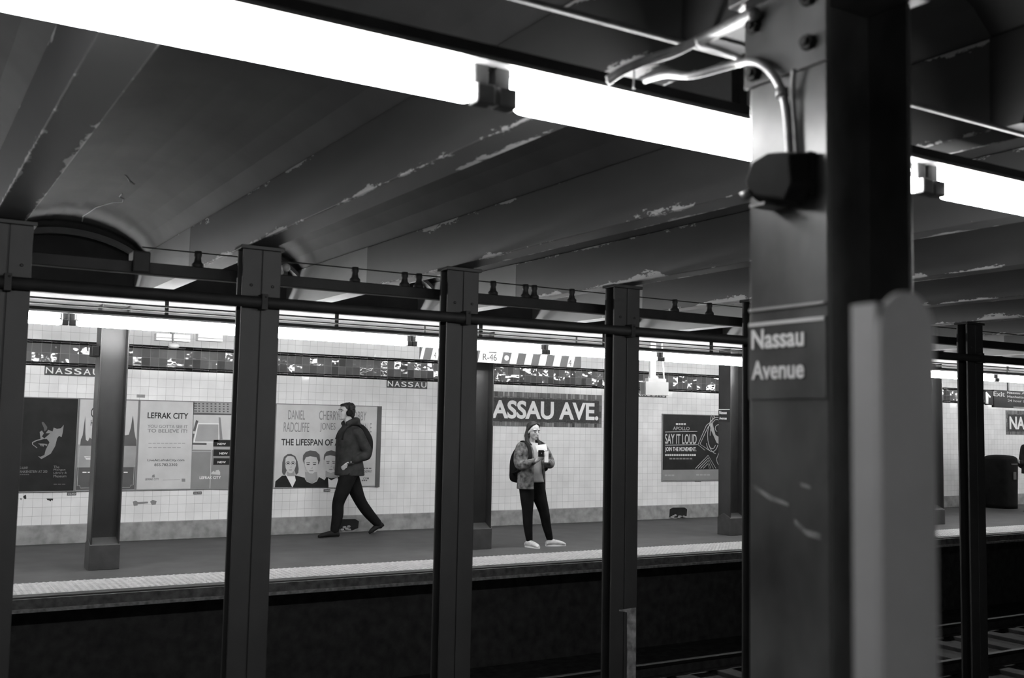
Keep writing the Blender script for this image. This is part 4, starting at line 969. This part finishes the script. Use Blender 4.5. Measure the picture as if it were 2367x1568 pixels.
jk1 = m_
for A in (WL, WR): limb(jk1, [(A[0][0], A[0][1], A[0][2]-.01, .075), (A[1][0], A[1][1], A[1][2], .073), (A[2][0], A[2][1], A[2][2]-.005, .068), (A[3][0], A[3][1], A[3][2], .055), (A[4][0]+(-.02 if A is WL else .02), A[4][1]+.04, A[4][2]-.01, .040)], 14)
jk = jk1.build('denim_jacket', 'denim', wo, remesh=.009, sm_iter=2)
m_ = MB(); m_.tube(smooth_list([(X-.075, Y-.085, 1.33), (X-.085, Y-.02, 1.385), (X-.04, Y+.06, 1.405), (X+.04, Y+.06, 1.405), (X+.085, Y-.02, 1.385), (X+.075, Y-.085, 1.33)]), (.03, .016), 8); m_.build('collar', 'coat', jk, smooth=True)
m_ = MB()
for Lg in (GL, GR): limb(m_, [(x, y, z, rr+(.016, .018, .018, .014, .012)[i]) for i, (x, y, z, rr) in enumerate(Lg)], 16)
m_.ell((X+.005, Y, .83), (.165, .115, .085)); m_.build('trousers', 'trousers', wo, remesh=.01, sm_iter=3)
m_ = MB(); shoe(m_, (X-.03, Y+.06, .0), (X+.015, Y-.19, .0), w=.042); limb(m_, [(X-.015, Y, .05, .038), (X-.015, Y, .075, .04)]); sn = m_.build('sneaker', 'sneaker', wo, remesh=.006, sm_iter=2); shoe_trim(sn, (X-.03, Y+.06, .0), (X+.015, Y-.19, .0), .042, 'white', 'grey')
m_ = MB(); shoe(m_, (X+.25, Y+.01, .0), (X+.52, Y-.06, .0), w=.042); limb(m_, [(X+.305, Y, .05, .038), (X+.305, Y, .075, .04)]); sn = m_.build('sneaker', 'sneaker', wo, remesh=.006, sm_iter=2); shoe_trim(sn, (X+.25, Y+.01, .0), (X+.52, Y-.06, .0), .042, 'white', 'grey')
m_ = MB(); m_.ell(Wd(-.035, 0, .05), (.09, .08, .083), 20, 14, rot); m_.ell(Wd(-.06, 0, -.03), (.055, .078, .10), 18, 12, rot)
for q_ in (-1, 1):
    m_.tube(smooth_list([tuple(Wd(.045, .012*q_, .118)), tuple(Wd(.03, .06*q_, .095)), tuple(Wd(-.005, .082*q_, .045)), tuple(Wd(-.03, .086*q_, -.03)), tuple(Wd(-.02, .088*q_, -.10)), tuple(Wd(.02, .085*q_, -.17)), tuple(Wd(.045, .08*q_, -.24))]), [.010, .011, .012, .013, .014, .015, .016, .017, .018, .019, .02, .021, .022, .024, .026, .028, .029, .03, .03, .028, .026, .022, .018, .012, .008], 10)
m_.tube([Wd(-.05, 0, 0), Wd(-.07, 0, -.1), Wd(-.05, 0, -.20)], [.075, .075, .04], 14)
m_.build('long_hair', 'hair2', wo, remesh=.008, sm_iter=2)
bk = thing('backpack', 'black backpack worn low behind the standing woman', 'backpack', (X, Y+.22, .85))
m_ = MB(); m_.stack([(X-.01, Y+.21, .82, .06, .04), (X-.01, Y+.235, .86, .16, .085), (X, Y+.245, 1.0, .175, .10), (X, Y+.24, 1.15, .165, .095), (X, Y+.22, 1.27, .12, .06), (X, Y+.20, 1.31, .05, .03)], 24); m_.build('bag_body', 'bag', bk, smooth=True)
for q_ in (-1, 1):
    m_ = MB(); m_.tube(smooth_list([(X+q_*.10, Y+.17, 1.27), (X+q_*.115, Y+.06, 1.375), (X+q_*.115, Y-.07, 1.355), (X+q_*.12, Y-.145, 1.25), (X+q_*.13, Y-.15, 1.15), (X+q_*.205, Y-.03, 1.0), (X+q_*.17, Y+.18, .95)]), (.032, .010), 8); m_.build('strap', 'bag', bk, smooth=True)
# what she holds
ph = thing('phone', 'dark phone held in front of the woman', 'phone', (X-.03, Y-.31, 1.19))
hx, hy = X-.01, Y-.30
MB().box(hx-.085, hx-.0, hy-.012, hy-.002, 1.19, 1.275).build('case', 'black', ph, bevel=.004); MB().ell((hx-.04, hy-.013, 1.235), (.009, .003, .009), 10, 6).build('lens', 'grey', ph)
pa = MB(); pa.add([(hx-.125, hy, 1.335), (hx+.045, hy+.01, 1.355), (hx+.06, hy, 1.27), (hx-.10, hy-.003, 1.255), (hx-.09, hy-.003, 1.19), (hx-.125, hy+.002, 1.335), (hx+.045, hy+.012, 1.355), (hx+.06, hy+.002, 1.27), (hx-.10, hy-.001, 1.255)],
                  [(0, 1, 2, 3), (8, 7, 6, 5), (0, 5, 6, 1), (1, 6, 7, 2), (2, 7, 8, 3), (3, 8, 5, 0)]); 
pa.v.pop(4) if False else None
o = pa.build('paper_sheet', 'paper', origin=(hx, hy, 1.3)); tag(o, 'white folded sheet held up behind the phone', 'paper')
o = MB().box(hx+.012, hx+.072, hy-.006, hy-.002, 1.12, 1.262).build('paper_card', 'paper', origin=(hx+.04, hy, 1.2)); tag(o, 'bright white card held upright beside the phone', 'paper')

# --- person at the right edge
xe, ze = at(2371, 1050, 12.6); Y = 12.6; X = xe+.27
p3 = thing('person', 'person in dark clothes carrying a bag, cut off by the right edge of the picture', 'person', (X, Y, 0))
b = MB(); Wd, rot, sc = head(b, (X, Y, 1.55), (-1, -.3, 0), .95, .1); limb(b, [(X, Y, 1.5, .05), (X+.02, Y, 1.38, .06)])
b.stack([(X, Y, 1.38, .06, .07), (X, Y, 1.33, .11, .17), (X, Y, 1.1, .11, .14), (X, Y, .85, .12, .16)])
AA = [(X-.02, Y-.18, 1.30, .05), (X-.05, Y-.22, 1.10, .042), (X-.10, Y-.22, .95, .036), (X-.2, Y-.18, 1.0, .025)]; AB = [(X-.02, Y+.18, 1.30, .05), (X-.03, Y+.22, 1.1, .042), (X-.08, Y+.22, .95, .036), (X-.2, Y+.16, 1.0, .025)]
limb(b, AA); limb(b, AB); hand(b, AA[-1][:3], (-1, 0, .3), (0, .6, .6), (0, -.2, 1), .4, .9); hand(b, AB[-1][:3], (-1, 0, .3), (0, -.6, .6), (0, .2, 1), .4, .9)
Ls = [[(X, Y+q_*.09, .85, .09), (X-.02, Y+q_*.09, .46, .06), (X, Y+q_*.09, .08, .04)] for q_ in (-1, 1)]
for L in Ls: limb(b, L)
body = b.build('body', 'skin', p3, remesh=.008, sm_iter=3); face_bits(Wd, rot, sc, body)
m_ = MB(); m_.stack([(X, Y, 1.42, .08, .09), (X, Y, 1.33, .16, .22), (X, Y, 1.1, .18, .22), (X, Y, .78, .2, .23)])
for A in (AA, AB): limb(m_, [(x, y, z, rr+.03) for x, y, z, rr in A])
m_.build('coat', 'coat', p3, remesh=.012, sm_iter=2)
m_ = MB()
for L in Ls: limb(m_, [(x, y, z, rr+.02) for x, y, z, rr in L])
m_.build('trousers', 'trousers', p3, remesh=.012, sm_iter=2)
for q_ in (-1, 1): m_ = MB(); shoe(m_, (X+.07, Y+q_*.09, 0), (X-.2, Y+q_*.09, 0)); m_.build('shoe', 'shoe', p3, smooth=True)
m_ = MB(); m_.ell(Wd(-.03, 0, .04), (.1, .088, .1), 18, 12, rot); m_.ell(Wd(-.07, 0, -.04), (.05, .08, .1), 16, 10, rot); m_.build('hair', 'hair', p3, remesh=.01)
bg = thing('shoulder_bag', 'bulky black bag carried by the person at the right edge', 'bag', (X-.15, Y-.32, .75))
m_ = MB(); m_.stack([(X-.15, Y-.34, .70, .06, .04), (X-.15, Y-.34, .78, .14, .08), (X-.15, Y-.34, .95, .14, .08), (X-.14, Y-.33, 1.08, .08, .05)]); m_.build('bag_body', 'bag', bg, smooth=True)
MB().tube(smooth_list([(X-.22, Y-.33, 1.05), (X-.12, Y-.28, 1.25), (X-.0, Y-.2, 1.40), (X-.02, Y-.3, 1.2), (X-.08, Y-.33, 1.05)]), .012, 8).build('strap', 'bag', bg, smooth=True)
